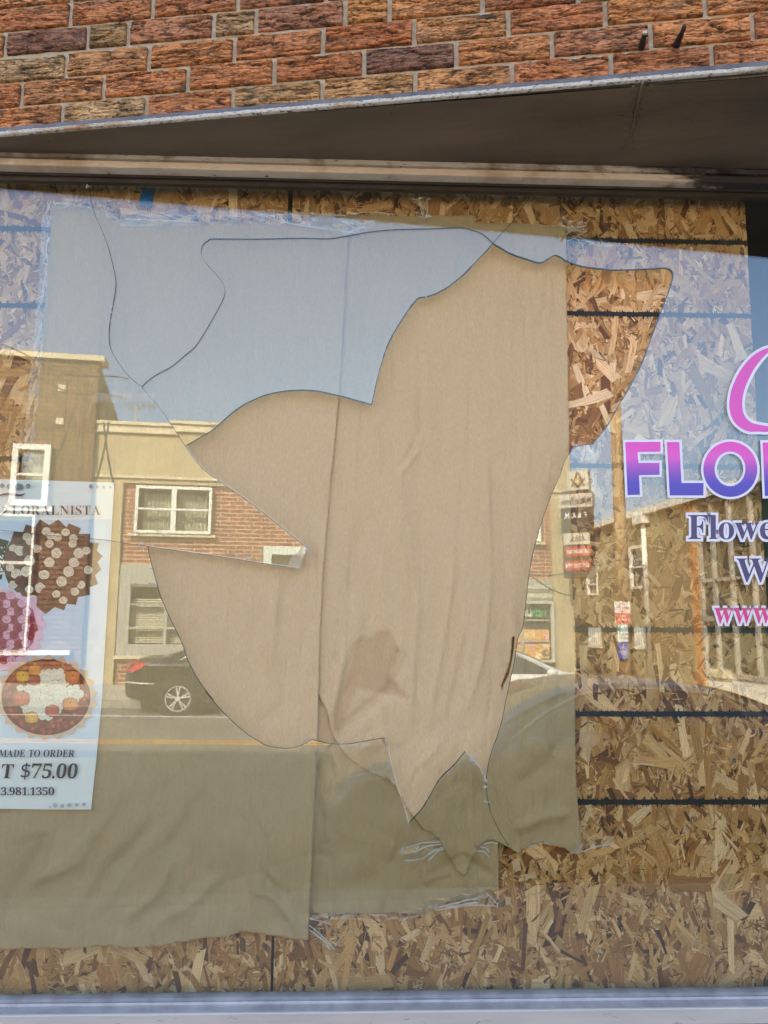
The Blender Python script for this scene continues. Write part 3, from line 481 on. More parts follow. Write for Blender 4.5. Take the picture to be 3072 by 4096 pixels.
rail('wooden_stop', [(.0, 2.775), (-.040, 2.770), (-.044, 2.763), (-.043, 2.7515), (-.034, 2.7475), (-.03, 2.7465)], m_stop, amp=.0016, fr=16)
rail('stop_shadow_gap', [(-.03, 2.7465), (-.020, 2.7455), (-.020, 2.7435)], m_dark)
rail('head_rail', [(-.020, 2.7435), (-.046, 2.7425), (-.048, 2.7415), (-.0485, 2.7255), (-.046, 2.7245), (-.018, 2.7245)], m_alu_top, amp=.0005)
rail('head_gasket', [(-.018, 2.7245), (-.018, 2.7185), (-.010, 2.7185), (-.010, 2.7075), (.0045, 2.7055), (.0045, 2.73)], m_dark, amp=.0004)  # recess under the head rail, its shadow put in as dark colour
m_alu = pm('brushed_aluminium', (.48, .445, .40), .36, metal=.15, var=.12, vscale=5, vstretch=(.4, 4, 4), bump=.12, bscale=300, bstretch=(.02, 1, 1))
m_alu_d = pm('grey_seal', (.20, .20, .20), .5, var=.3, vscale=20)
SZ = .7845
rail('sill_gasket', [(.006, SZ + .001), (-.012, SZ - .002), (-.016, SZ - .006), (-.016, SZ - .009)], m_alu_d, amp=.0006, tilt=.002)
rail('sill_channel', [(-.016, SZ - .009), (-.019, SZ - .013), (-.019, SZ - .0165), (-.034, SZ - .021)], pm('dull_aluminium', (.36, .35, .35), .4, metal=.5, var=.2, vscale=20), tilt=.002)
rail('sill_face', [(-.034, SZ - .021), (-.0375, SZ - .0218), (-.0385, SZ - .0235), (-.0395, SZ - .053), (-.036, SZ - .0545)], m_alu, tilt=.002)
rail('sill_groove', [(-.036, SZ - .0545), (-.026, SZ - .056), (-.026, SZ - .0605), (-.036, SZ - .0615)], m_dark, tilt=.002)
rail('sill_nose', [(-.036, SZ - .0615), (-.058, SZ - .066), (-.062, SZ - .069), (-.062, SZ - .11), (.02, SZ - .112)], m_alu, tilt=.002)
for xa, xb in ((X0 - .06, X0), (X1, X1 + .06)):
    mb = MB(); mb.box((xa, -.05, .66), (xb, .01, 2.74)); mb.build('jamb', m_alu, Wn)
m_scr = pm('scratch_dark', (.12, .12, .12), .6)
rs = random.Random(31)
mb = MB()
for k in range(26):
    x = rs.uniform(-.95, 1.0); z = SZ - rs.uniform(.026, .050); l = rs.uniform(.004, .022); a = rs.choice((0, .5, 1.3, -.6)) + rs.gauss(0, .2); t = rs.uniform(.0003, .0007)
    p0 = (x, -.0402, z); p1 = (x + l * cos(a), -.0404, z + l * sin(a) * .5); mb.poly([p0, (p0[0] + t, p0[1], p0[2] - t * 1.5), (p1[0] + t, p1[1], p1[2] - t * 1.5), p1])
mb.build('sill_scratch', m_scr, Wn)
# -- glass pieces
c1u = smooth(K3([(575, 70), (600, 215), (650, 335), (695, 450), (730, 580), (749, 680), (745, 760), (725, 870), (708, 980), (706, 1060), (715, 1120), (750, 1190), (830, 1300), (910, 1365), (925, 1382)]))
c1l = smooth(K3([(925, 1382), (960, 1425), (1050, 1530), (1110, 1620), (1200, 1755)]))
c2 = smooth(K3([(925, 1382), (925, 1362), (1000, 1300), (1110, 1240), (1200, 1165), (1265, 1110), (1330, 1010), (1400, 890), (1450, 790), (1455, 730), (1430, 680), (1370, 610), (1320, 550), (1303, 500), (1315, 450), (1350, 422), (1390, 412), (1659, 413)])
            + K4([(300, 407), (480, 410), (600, 390), (750, 365), (900, 352), (1150, 345), (1330, 340), (1400, 355), (1460, 375), (1500, 405), (1535, 438)]))
h1 = smooth(K4([(1535, 438), (1500, 485), (1430, 555), (1350, 640), (1250, 720), (1180, 760), (1115, 785), (1060, 795), (1020, 830), (970, 900), (900, 1010), (850, 1110), (820, 1200), (790, 1300), (750, 1487)]))
h2 = smooth(K4([(750, 1487), (650, 1460), (540, 1430), (400, 1400), (290, 1393), (180, 1400), (80, 1420), (0, 1448)]) + K3([(1560, 1500), (1480, 1560), (1380, 1650), (1280, 1710), (1200, 1755)]))
h3 = smooth(K6([(1200, 133), (1240, 200), (1320, 290), (1400, 350), (1530, 440), (1659, 530)]) + K7([(160, 660), (300, 770), (335, 800)]), 2)
h4 = K7([(335, 800), (328, 812), (320, 830), (300, 865), (290, 900), (280, 932)])
h5 = K7([(280, 932), (0, 890)]) + K6([(1400, 850), (1220, 825), (1000, 795), (955, 785)])
c3 = smooth(K6([(955, 785), (800, 765), (720, 750), (580, 735), (430, 722), (280, 712), (0, 680), (-300, 650)]), 2)
h6 = smooth(K6([(955, 785), (965, 830), (980, 900), (1000, 970), (1030, 1080), (1060, 1160), (1110, 1270), (1150, 1350), (1190, 1440), (1210, 1510), (1260, 1610), (1310, 1690), (1380, 1782)])
            + L1([(1300, 100), (1390, 210), (1480, 300), (1560, 370), (1623, 410)]) + L2([(60, 445), (130, 460), (200, 465), (260, 455), (310, 435), (355, 408)]))
h7 = L2([(355, 408), (400, 420), (450, 432), (520, 440), (600, 435), (700, 418), (780, 403), (815, 400)])
h8 = jitter(L2([(815, 400), (825, 450), (845, 520), (860, 590), (880, 660), (905, 750), (935, 830), (950, 890), (965, 945)]), 1.5, 3)
h9 = smooth(L2([(965, 945), (1000, 905), (1050, 850), (1100, 770), (1150, 680), (1190, 630), (1250, 575), (1300, 515), (1325, 485)]))
h10 = jitter(L2([(1325, 485), (1370, 530), (1410, 580), (1440, 640), (1457, 672)]), 2, 4)
h11 = smooth(L2([(1457, 672), (1463, 640), (1475, 560), (1500, 470), (1530, 390), (1560, 290), (1580, 190), (1600, 90), (1620, 0)]) + [(2063, 2616), (2070, 2558), (2094, 2496)]
             + K8([(100, 1060), (130, 860), (170, 700), (220, 550), (260, 440), (310, 330), (345, 230), (400, 145)]))
h12 = K8([(400, 145), (440, 130), (520, 122)])
h13 = smooth(K5([(520, 1745), (620, 1620), (700, 1480), (770, 1360), (850, 1200), (910, 1030), (960, 900), (1010, 770), (1035, 690), (1043, 655), (1036, 625), (1010, 606), (960, 603), (800, 612), (660, 615), (560, 605), (450, 590), (350, 555), (320, 535), (280, 518), (240, 540), (180, 568), (100, 545), (0, 512)]) + K4([(1600, 480), (1545, 447), (1535, 438)]))
cP = K4([(1535, 438), (1570, 400), (1659, 305)]) + K5([(60, 220), (130, 120), (172, 50)])
def PX(x, z, Y=-.003):       # world point on the pane -> photo px (inverse of onY)
    d = Vector((x, Y, z)) - CAM; f = d.dot(Fw); return (1536 + FPX * d.dot(Rt) / f, 2048 - FPX * d.dot(Up) / f)
def ext(p, z=None, x=None):  # the crack carried on to the frame
    q = onY(*p, -.003); return PX(q.x if x is None else x, q.z if z is None else z)
cat = lambda *s: sum([list(x) if i == 0 else list(x)[1:] for i, x in enumerate(s)], [])
rv = lambda p: list(reversed(p))
ct1, ctP, cl3 = ext(c1u[0], z=ZT), ext(cP[-1], z=ZT), ext(c3[-1], x=X0)
TL, TR, BL, BR = PX(X0, ZT), PX(X1, ZT), PX(X0, ZB), PX(X1, ZB)
PIECES = [
    ('cracked top piece of the window glass', cat([ctP], rv(cP), rv(c2), rv(c1u)) + [ct1], (0, 0)),
    ('left piece of the window glass with a tongue into the hole', [ct1] + cat(c1u, c1l, h3, h4, h5, c3) + [cl3, TL], (.0004, .0006)),
    ('hooked shard of glass hanging over the hole', cat(c2, h1, h2, rv(c1l)), (.0006, -.0019)),
    ('lower and right piece of the window glass around the hole', cat(c3[:1], h6, h7, h8, h9, h10, h11, h12, h13, cP) + [ctP, TR, BR, BL, cl3] + rv(c3)[:-1], (0, 0)),
]
m_glass = glassmat('window_glass', f0=.067)
m_edge = pm('glass_edge', (.012, .035, .03), .12, spec=.8)
for lab, pts, (ax, az) in PIECES:
    q = [onY(x, y, -.003) for x, y in pts]; clean = [q[0]]
    for p in q[1:]:
        if (p - clean[-1]).length > .0004: clean.append(p)
    if (clean[0] - clean[-1]).length < .0004: clean.pop()
    n = len(clean); cx = sum(p.x for p in clean) / n; cz = sum(p.z for p in clean) / n
    tris_v, _, tris_f, _, _, _ = delaunay_2d_cdt([Vector((p.x, p.z)) for p in clean], [(i, (i + 1) % n) for i in range(n)], [], 1, 1e-6)
    mb = MB(); dy = lambda x, z: ax * (x - cx) + az * (z - cz)
    mb.add([(p.x, -.003 + dy(p.x, p.y), p.y) for p in tris_v], tris_f, mi=0)
    mb.add([(p.x, .003 + dy(p.x, p.y), p.y) for p in tris_v], [tuple(reversed(f)) for f in tris_f], mi=0)
    # shrink the two faces' rim by the crack gap through the edge strip
    e = [(p.x, -.003 + dy(p.x, p.z), p.z) for p in clean] + [(p.x, .003 + dy(p.x, p.z), p.z) for p in clean]
    mb.add(e, [(i, (i + 1) % n, n + (i + 1) % n, n + i) for i in range(n)], mi=1)
    o = mb.build('glass_pane', [m_glass, m_edge], Wn, recalc=False); o['label'] = lab
def sliver(name, px, w, mat, y=-.0036, parent=Wn, seed=1):
    pts = [onY(x, y2, y) for x, y2 in px]; mb = MB(); n = len(pts); vs = []; rr = random.Random(seed)
    for i, p in enumerate(pts):
        d = (pts[min(i + 1, n - 1)] - pts[max(i - 1, 0)]); t = Vector((-d.z, 0, d.x)).normalized() * w * (.6 + .8 * rr.random()) 
        vs += [p + t, p - t, p + t + Vector((0, .0008, 0)), p - t + Vector((0, .0008, 0))]
    mb.add(vs, [f for i in range(n - 1) for f in ((i * 4, i * 4 + 1, i * 4 + 5, i * 4 + 4), (i * 4 + 2, i * 4 + 6, i * 4 + 7, i * 4 + 3))])
    return mb.build(name, mat, parent)
sliver('crack', smooth(L2([(1457, 672), (1465, 760), (1475, 820), (1500, 900), (1550, 1000), (1600, 1080)])), .0006, m_edge)
for nm, pp, ww in (('c1u', [ct1] + c1u, .00055), ('c1l', c1l, .0005), ('c3', c3, .0005), ('cP', cP + [ctP], .0005), ('c2', c2, .0003)):
    sliver('crack', pp, ww, m_edge, seed=len(nm) + len(pp))
for pp, ww in ((h1, .0013), (h2, .0012), (h13, .0014), (h12, .0010), (h9, .0009), (h3, .0004), (h5, .0005), (h6, .00045), (h11, .0005), (h7, .0006)):
    sliver('broken_edge', pp, ww, m_edge, seed=int(ww * 1e5))
m_rim = pm('pale_rim_highlight', (.50, .53, .50), .2, spec=.9)  # pale slivers painted as highlights beside the broken edge
for pp, dx, dy in ((h3, 3, -3), (h4, -3, 0), (h5, 0, -4), (h8, 3, 2), (h10, 2, -2)):
    sliver('rim_highlight', [(x + dx, y + dy) for x, y in pp], .0005, m_rim, y=-.0038, seed=9 + dx)
q = [onY(x, y, -.0046) for x, y in K7([(335, 800), (303, 772), (268, 828), (232, 850), (206, 922), (280, 932), (292, 900), (318, 832)])]
mb = MB(); mb.prism(q, (0, .0006, 0)); mb.build('frosted_tip', glassmat('frosted_tip', (.90, .89, .84), .09, .5), Wn)
# bright chipped flakes where the edges have shelled
m_chip = pm('chipped_glass', (.34, .35, .33), .15, spec=.9)
def chip(px, r, seed, yoff=0):
    rr = random.Random(seed); mb = MB()
    for k in range(rr.randint(3, 5)):
        c = onY(px[0] + rr.gauss(0, 4), px[1] + rr.gauss(0, 6), -.0045); r_ = r; r = r_ * .62; a0 = rr.random() * 6
        pts = [(c.x + r * rr.uniform(.3, 1) * cos(a0 + 1.26 * i), -.0032 - rr.uniform(0, .0016), c.z + r * rr.uniform(.4, 1.2) * sin(a0 + 1.26 * i)) for i in range(5)]
        r = r_; top = (c.x, -.0048, c.z); mb.add(pts + [top], [(i, (i + 1) % 5, 5) for i in range(5)])
    return mb.build('glass_chip', m_chip, Wn)
for i, (p, r) in enumerate([((444, 1228), .006), ((446, 1248), .004), ((440, 1282), .004), ((1705, 1190), .005), ((1513, 1484), .004), ((1228, 2188), .006), ((990, 2230), .005), ((602, 2275), .004), ((606, 2330), .005),
                            ((560, 2182), .005), ((1215, 2968), .005), ((1232, 2962), .004), ((1545, 3000), .004), ((1561, 3050), .003), ((1580, 3135), .004), ((1790, 3088), .004), ((1888, 3042), .006), ((1942, 3118), .005), ((1940, 3142), .006), ((1944, 3205), .004), ((1712, 3200), .003), ((350, 745), .005), ((2016, 950), .003)]): chip(p, r, i)
pt = MB(); pt.box((-3.6, .8, -.6), (4.6, .95, 2.96)); o = pt.build('interior_sun_block', pm('interior_dark', (.035, .035, .035), .9), B, None)  # dark wall added behind the boards to keep the sun out
o.matrix_parent_inverse = (Matrix.Translation(B.location) @ Matrix.Rotation(-AL, 4, 'Z')).inverted()
# ================================================================== oriented strand boards behind the glass
YO = .047
m_osb, t, p = newmat('strand_board'); N = t.nodes; L = t.links
a = N.new('ShaderNodeAttribute'); a.attribute_name = 'Col'; g = N.new('ShaderNodeAttribute'); g.attribute_name = 'grain'
mp = N.new('ShaderNodeMapping'); mp.inputs['Scale'].default_value = (18, 420, 40); L.new(g.outputs['Vector'], mp.inputs[0])
z1 = N.new('ShaderNodeTexNoise'); z1.inputs['Scale'].default_value = 1; z1.inputs['Detail'].default_value = 4; L.new(mp.outputs[0], z1.inputs['Vector'])
mr = N.new('ShaderNodeMapRange'); mr.inputs[1].default_value = .3; mr.inputs[2].default_value = .7; mr.inputs[3].default_value = .70; mr.inputs[4].default_value = 1.22; L.new(z1.outputs['Fac'], mr.inputs[0])
mx = N.new('ShaderNodeMix'); mx.data_type = 'RGBA'; mx.blend_type = 'MULTIPLY'; mx.inputs[0].default_value = 1; L.new(a.outputs['Color'], mx.inputs[6]); L.new(mr.outputs[0], mx.inputs[7])
tc = N.new('ShaderNodeTexCoord'); z2 = N.new('ShaderNodeTexNoise'); z2.inputs['Scale'].default_value = 260; z2.inputs['Detail'].default_value = 2; L.new(tc.outputs['Object'], z2.inputs['Vector'])
mr2 = N.new('ShaderNodeMapRange'); mr2.inputs[1].default_value = .66; mr2.inputs[2].default_value = .72; mr2.inputs[3].default_value = 1; mr2.inputs[4].default_value = .42; L.new(z2.outputs['Fac'], mr2.inputs[0])
mx2 = N.new('ShaderNodeMix'); mx2.data_type = 'RGBA'; mx2.blend_type = 'MULTIPLY'; mx2.inputs[0].default_value = 1; L.new(mx.outputs[2], mx2.inputs[6]); L.new(mr2.outputs[0], mx2.inputs[7])
wv = N.new('ShaderNodeTexWave'); wv.bands_direction = 'Z'; wv.inputs['Scale'].default_value = 105; wv.inputs['Distortion'].default_value = .6; L.new(tc.outputs['Object'], wv.inputs['Vector'])
mr3 = N.new('ShaderNodeMapRange'); mr3.inputs[3].default_value = .86; mr3.inputs[4].default_value = 1.06; L.new(wv.outputs['Fac'], mr3.inputs[0])
mx3 = N.new('ShaderNodeMix'); mx3.data_type = 'RGBA'; mx3.blend_type = 'MULTIPLY'; mx3.inputs[0].default_value = 1; L.new(mx2.outputs[2], mx3.inputs[6]); L.new(mr3.outputs[0], mx3.inputs[7])
L.new(mx3.outputs[2], p.inputs['Base Color']); p.inputs['Roughness'].default_value = .62; p.inputs['Specular IOR Level'].default_value = .3
b = N.new('ShaderNodeBump'); b.inputs['Strength'].default_value = .25; b.inputs['Distance'].default_value = .002; L.new(z1.outputs['Fac'], b.inputs['Height']); L.new(b.outputs[0], p.inputs['Normal'])
FC = [((.66, .475, .245), 10), ((.72, .56, .32), 5), ((.54, .35, .145), 18), ((.46, .275, .10), 19), ((.37, .20, .068), 16), ((.23, .11, .038), 10), ((.125, .055, .024), 6), ((.55, .38, .17), 12), ((.07, .032, .016), 3)]
FCC = [c for c, w in FC]; FCW = [w for c, w in FC]
def osb(x0, x1f, seed, boost):
    # x1f(z): right edge; strands are laid down one over another in thin layers
    rr = random.Random(seed); mb = MB(); gr = []
    cs = .009; grid = {}; z0b, z1b = .755, 2.78
    xm = max(x1f(z0b), x1f(z1b))
    area = (xm - x0) * (z1b - z0b)
    mb.poly([(x0, YO + .0025, z0b), (x1f(z0b), YO + .0025, z0b), (x1f(z1b), YO + .0025, z1b), (x0, YO + .0025, z1b)], (.30, .17, .075)); gr += [0, 0, 0] * 4
    jobs = [('big', int(area * 1500)), ('sliver', int(area * 3600)), ('mid', int(area * 2600)), ('big', int(area * 520)), ('sliver', int(area * 3600)), ('mid', int(area * 700)), ('top', int(area * 200)), ('sliver', int(area * 1500)), ('mid', int(area * 260))]
    for kind, cnt in jobs:
        for q in range(cnt):
            if kind == 'sliver':
                if q % 9 == 0: ccx, ccz, cth = rr.uniform(x0, xm), rr.uniform(z0b, z1b), rr.uniform(0, pi)
                cx, cz = ccx + rr.gauss(0, .022), ccz + rr.gauss(0, .018); l = rr.uniform(.007, .030); w = rr.uniform(.0014, .0058); th = cth + rr.gauss(0, .8)
                col = rr.choice([(.30, .165, .06), (.52, .34, .14), (.20, .10, .036), (.60, .43, .21), (.40, .24, .09), (.68, .52, .29), (.34, .19, .07), (.15, .075, .03)])
            else:
                cx, cz = rr.uniform(x0 - .02, xm + .02), rr.uniform(z0b - .03, z1b + .03)
                l = rr.uniform(.05, .135) if kind != 'mid' else rr.uniform(.025, .065); w = (.010 + .028 * rr.random() ** 1.6) if kind != 'mid' else rr.uniform(.004, .015)
                th = pi / 2 + rr.gauss(0, .55) if rr.random() < .8 else rr.uniform(0, pi)
                col = rr.choices(FCC, FCW)[0]
                if kind == 'top': col = rr.choices(FCC, [14, 11, 13, 13, 11, 7, 4, 10, 1])[0]
            k = rr.uniform(.92, 1.30) * boost; col = tuple(q_ + .95 * (c - q_) for c, q_ in zip(col, (.48, .32, .14))); col = (col[0] * k * 1.17, col[1] * k * 1.0, col[2] * k * .95)
            ca, sa = cos(th), sin(th); nn = max(2, int(l / .012)) if kind != 'sliver' else 2
            taper = rr.uniform(-.3, .3); s1, s2 = rr.uniform(-.5, .5), rr.uniform(-.5, .5); lft = []; rgt = []
            bend = rr.gauss(0, .022) * l
            for i in range(nn + 1):
                s = -l / 2 + l * i / nn; f = 1 + taper * s / l * 2; o = bend * (1 - (2 * i / nn - 1) ** 2)
                jl = rr.uniform(.86, 1.05); jr = rr.uniform(.86, 1.05); e = (1 if i in (0, nn) else 0)
                lft.append((s + (s1 if i == 0 else s2) * w * e * .8 + rr.uniform(-.002, .002), w / 2 * f * jl + o)); rgt.append((s - (s1 if i == 0 else s2) * w * e * .8, -w / 2 * f * jr + o))
            if kind == 'sliver': lft[-1] = (l / 2, .0004); rgt[-1] = (l / 2, -.0004)
            pts = lft + rgt[::-1]
            P = [(cx + a_ * ca - b_ * sa, cz + a_ * sa + b_ * ca) for a_, b_ in pts]
            P = [(min(max(X, x0), x1f(Z)), min(max(Z, z0b), z1b)) for X, Z in P]
            if max(x for x, _ in P) - min(x for x, _ in P) < .0008 or max(z for _, z in P) - min(z for _, z in P) < .0008: continue
            cells = set()
            for i in range(int(l / .007) + 2):
                s = -l / 2 + l * i / (int(l / .007) + 1)
                for j in ((-.4, 0, .4) if w > .008 else (0,)): cells.add((int((cx + s * ca - j * w * sa) / cs), int((cz + s * sa + j * w * ca) / cs)))
            lv = max([grid.get(c, 0) for c in cells] or [0]) + 1
            for c in cells: grid[c] = lv
            y = YO + .0022 - min(lv, 70) * .00006 - rr.random() * .00003
            mb.poly([(X, y, Z) for X, Z in P], col)
            for a_, b_ in pts: gr += [a_ + seed, b_ + rr.random() * .002 + q * .37 % 5, q * .113 % 7]
    mb.add([(x0, YO + .004, z0b), (x1f(z0b), YO + .004, z0b), (x1f(z1b), YO + .004, z1b), (x0, YO + .004, z1b), (x0, YO + .016, z0b), (x1f(z0b), YO + .016, z0b), (x1f(z1b), YO + .016, z1b), (x0, YO + .016, z1b)],
           [(0, 1, 5, 4), (1, 2, 6, 5), (2, 3, 7, 6), (3, 0, 4, 7), (4, 5, 6, 7), (0, 1, 2, 3)], (.30, .17, .075)); gr += [0, 0, 0] * 8
    return mb, gr
sx0, sx1 = onY(1087, 3960, YO), onY(1152, 796, YO)
seam = lambda z: sx0.x + (sx1.x - sx0.x) * (z - sx0.z) / (sx1.z - sx0.z)
rx0, rx1 = onY(3015, 1480, YO), onY(2978, 805, YO)
redge = lambda z: rx0.x + (rx1.x - rx0.x) * (z - rx0.z) / (rx1.z - rx0.z)
sgap = lambda z: .0003 + .0027 * max(0, min(1, (2.7 - z) / 1.9))
def board(label, x0f, x1f, seed, boost):
    root = wthing('strand_board', label, 'board', (sx0.x, YO, .76), 'strand boards closing the window')
    xz = max(x0f(.76), x0f(2.78)); mb, gr = osb(xz, x1f, seed, boost)
    # vertices count per polygon may have been trimmed: grain list is per vertex already
    o = mb.build('strand_sheet', m_osb, root, attr={'grain': gr}); return root
OB1 = board('left strand board, below the brown paper, ending at the dark seam', lambda z: -1.68, lambda z: seam(z) - sgap(z), 11, 1)
OB2 = board('wide right strand board with black painted lines and an open right edge', lambda z: seam(z) + sgap(z), redge, 12, 1)
m_blk = pm('black_paint', (.012, .014, .014), .75, var=.3, vscale=60)
def stripe(root, xa, xb, z, seed):
    rr = random.Random(seed); mb = MB(); x = xa; n = int((xb - xa) / .0022)
    for lay in range(2):
        top = []; bot = []
        for i in range(n + 1):
            xx = xa + (xb - xa) * i / n; w = .0052 + .0012 * noise.noise(Vector((xx * 9, seed, 0)))
            sp = lambda: (rr.random() ** 5) * .010 if lay else (rr.random() ** 2) * .0022
            top.append((xx, YO - .0024 - lay * .0001, z + w + sp())); bot.append((xx, YO - .0024 - lay * .0001, z - w - sp()))
        mb.add(top + bot, [(i, i + 1, n + 2 + i, n + 1 + i) for i in range(n)])
    mb.build('painted_line', m_blk, root)
for i, z in enumerate((2.606, 2.400, onY(2400, 1864, YO).z, onY(2300, 2518, YO).z, 1.381, 1.177)):
    stripe(OB2, seam(z) + .01, redge(z) - .0005, z, i)
    if i < 3: stripe(OB1, -1.65, seam(z) - .012, z + (-.003 if i == 1 else .002), i + 20)
# ================================================================== brown paper sheets
FOLDS = []
def fold(px, amp, w): FOLDS.append(([onY(x, y, .02) for x, y in px], amp, w * .62))
fold([(1645, 1500), (1668, 1720), (1672, 1800), (1590, 1905), (1615, 1990), (1648, 2290), (1660, 2480)], -.0035, .012)
fold([(1672, 1560), (1680, 1720), (1600, 1900)], .003, .012)
fold([(1937, 1690), (1950, 1960), (1962, 2300), (1948, 2500), (1930, 2640), (1850, 2900)], -.0042, .010)
fold([(1960, 1560), (1945, 1700)], -.003, .010)
fold([(1510, 1620), (1512, 1780), (1525, 1900)], -.0025, .010)
fold([(1440, 2050), (1420, 2250), (1390, 2500)], .003, .03); fold([(1825, 2100), (1815, 2300), (1760, 2650), (1700, 2950)], -.003, .012)
fold([(1875, 2500), (1850, 2640), (1790, 2900)], .003, .013); fold([(1680, 2330), (1668, 2480), (1650, 2700), (1640, 2900)], -.003, .014)
fold([(1385, 2540), (1360, 2700), (1330, 2850), (1335, 2960)], -.004, .016); fold([(1340, 2960), (1420, 2880), (1560, 2760), (1610, 2600)], .004, .02)
fold([(1450, 2540), (1395, 2680), (1360, 2830)], .004, .014); fold([(1560, 2520), (1610, 2610), (1560, 2740)], -.003, .012)
fold([(880, 1750), (870, 2000)], .002, .03); fold([(1105, 2350), (1080, 2700)], -.0025, .02); fold([(1150, 2300), (1110, 2560)], .0022, .016)
fold([(520, 3120), (300, 3440), (60, 3560)], -.006, .022); fold([(200, 3330), (90, 3560), (20, 3700)], .006, .03); fold([(640, 3250), (520, 3400), (330, 3640)], .005, .025)
fold([(700, 3380), (640, 3560), (480, 3700)], -.005, .02); fold([(790, 3350), (770, 3520), (740, 3600)], .004, .014); fold([(860, 3100), (650, 3450)], .003, .03)
fold([(1000, 3560), (1100, 3580), (1180, 3700), (1200, 3760)], -.005, .016); fold([(1040, 3480), (1150, 3620)], .005, .016); fold([(900, 3480), (760, 3620), (620, 3690)], -.004, .022)
fold([(1700, 3560), (1760, 3500), (1860, 3440), (1990, 3520)], .006, .018); fold([(1690, 3540), (1830, 3480)], -.005, .012); fold([(1700, 3480), (1730, 3420), (1760, 3390)], .004, .012)
fold([(2300, 3250), (2180, 3270), (2050, 3330)], -.005, .02); fold([(2040, 3170), (2200, 3060), (2290, 2900)], .004, .03)
fold([(1280, 2960), (1340, 3120), (1290, 3250)], .003, .012); fold([(1262, 3396), (1310, 3398)], -.003, .005); fold([(1258, 3430), (1320, 3436)], .003, .005)
fold([(430, 1500), (360, 1650), (330, 1750)], -.004, .02); fold([(470, 1480), (420, 1650)], .003, .02); fold([(560, 2050), (545, 2400)], .002, .02)
def segd(px_, pz_, a, b):
    dx, dz = b.x - a.x, b.z - a.z; L2_ = dx * dx + dz * dz; t = max(0, min(1, ((px_ - a.x) * dx + (pz_ - a.z) * dz) / L2_)) if L2_ else 0
    return hypot(px_ - a.x - t * dx, pz_ - a.z - t * dz)
rf = random.Random(77)
for k in range(230):      # many small near-vertical creases, more of them low down
    x_ = rf.uniform(-1.0, .55); z_ = rf.uniform(.85, 2.6); l_ = rf.uniform(.06, .38); a_ = rf.gauss(.03, .10) + (rf.gauss(0, .5) if z_ < 1.3 else 0)
    pts = []
    for i in range(5): t = i / 4 - .5; pts.append(Vector((x_ + l_ * t * sin(a_) + rf.gauss(0, .004), 0, z_ + l_ * t * cos(a_))))
    FOLDS.append((pts, rf.choice((-1, 1)) * rf.uniform(.0004, .0016), rf.uniform(.0035, .009)))
BINS = {}
for f, am, w in FOLDS:
    tot = [0]
    for i in range(1, len(f)): tot.append(tot[-1] + (f[i] - f[i - 1]).length)
    rec = (min(p.x for p in f) - 2.6 * w, max(p.x for p in f) + 2.6 * w, min(p.z for p in f) - 2.6 * w, max(p.z for p in f) + 2.6 * w, f, am, w, tot)
    for bx in range(int(rec[0] // .06), int(rec[1] // .06) + 1):
        for bz in range(int(rec[2] // .06), int(rec[3] // .06) + 1): BINS.setdefault((bx, bz), []).append(rec)
def wrinkle(x, z):
    y = .0045 * noise.noise(Vector((x * 6.5 + z * .8, z * 1.1, 1))) + .0040 * noise.noise(Vector((x * 17 + z * 1.5, z * 2.0, 7))) + .0030 * (.3 - abs(noise.noise(Vector((x * 15 + z * 1.2, z * 2.6, 17)))))
    low = max(0, min(1, (1.62 - z) / .5))
    cr = abs(noise.noise(Vector((x * 5.5 + .9 * noise.noise(Vector((x * 4, z * 4, 2))), z * 7 - x * 3, 5)))); y += low * .012 * (.35 - cr)
    cr = abs(noise.noise(Vector((x * 13, z * 15 - x * 6, 21)))); y += (.3 + low) * .0048 * (.3 - cr)
    y += .0005 * noise.noise(Vector((x * 110, z * 60, 3))) + .0018 * (.3 - abs(noise.noise(Vector((x * 46 + z * 2, z * 7, 29)))))
    for xa, xb, za, zb, f, am, w, tot in BINS.get((int(x // .06), int(z // .06)), ()):
        if xa < x < xb and za < z < zb:
            best = 9; tp = 0
            for i in range(len(f) - 1):
                a, b = f[i], f[i + 1]; dx, dz = b.x - a.x, b.z - a.z; q = dx * dx + dz * dz; t = max(0, min(1, ((x - a.x) * dx + (z - a.z) * dz) / q)) if q else 0
                d = hypot(x - a.x - t * dx, z - a.z - t * dz)
                if d < best: best = d; tp = (tot[i] + (tot[i + 1] - tot[i]) * t) / tot[-1]
            y += 2.1 * am * exp(-(best / w) ** 2) * min(1, 4 * tp * (1 - tp) * 1.3)
    return max(-.006, min(.0105, y))
m_paper = pm('kraft_paper', (.51, .365, .198), .72, attr='Col', var=.09, vscale=420, vstretch=(1, 1, .25), bump=.22, bscale=260, bstretch=(1, 1, .5), spec=.35)
ridged(m_paper, 1, (13, 1, 1.5), .007, .30, 0, .13, None, warp=.5, det=2); ridged(m_paper, 1, (44, 1, 6), .003, .26, 0, .15, None, warp=.4, det=3)
CRUMPLE_SHADE = [onY(x, y, .02) for x, y in K7([(690, 1362), (740, 1390), (770, 1350), (875, 1328), (905, 1400), (945, 1470), (870, 1640), (1000, 1782)]) + L2([(640, 90), (560, 300), (510, 390), (470, 300), (520, 120)]) + K7([(590, 1650), (640, 1480)])]
def inside(x, z, poly):
    c = False; n = len(poly)
    for i in range(n):
        a_, b_ = poly[i], poly[(i + 1) % n]
        if (a_.z > z) != (b_.z > z) and x < (b_.x - a_.x) * (z - a_.z) / (b_.z - a_.z) + a_.x: c = not c
    return c
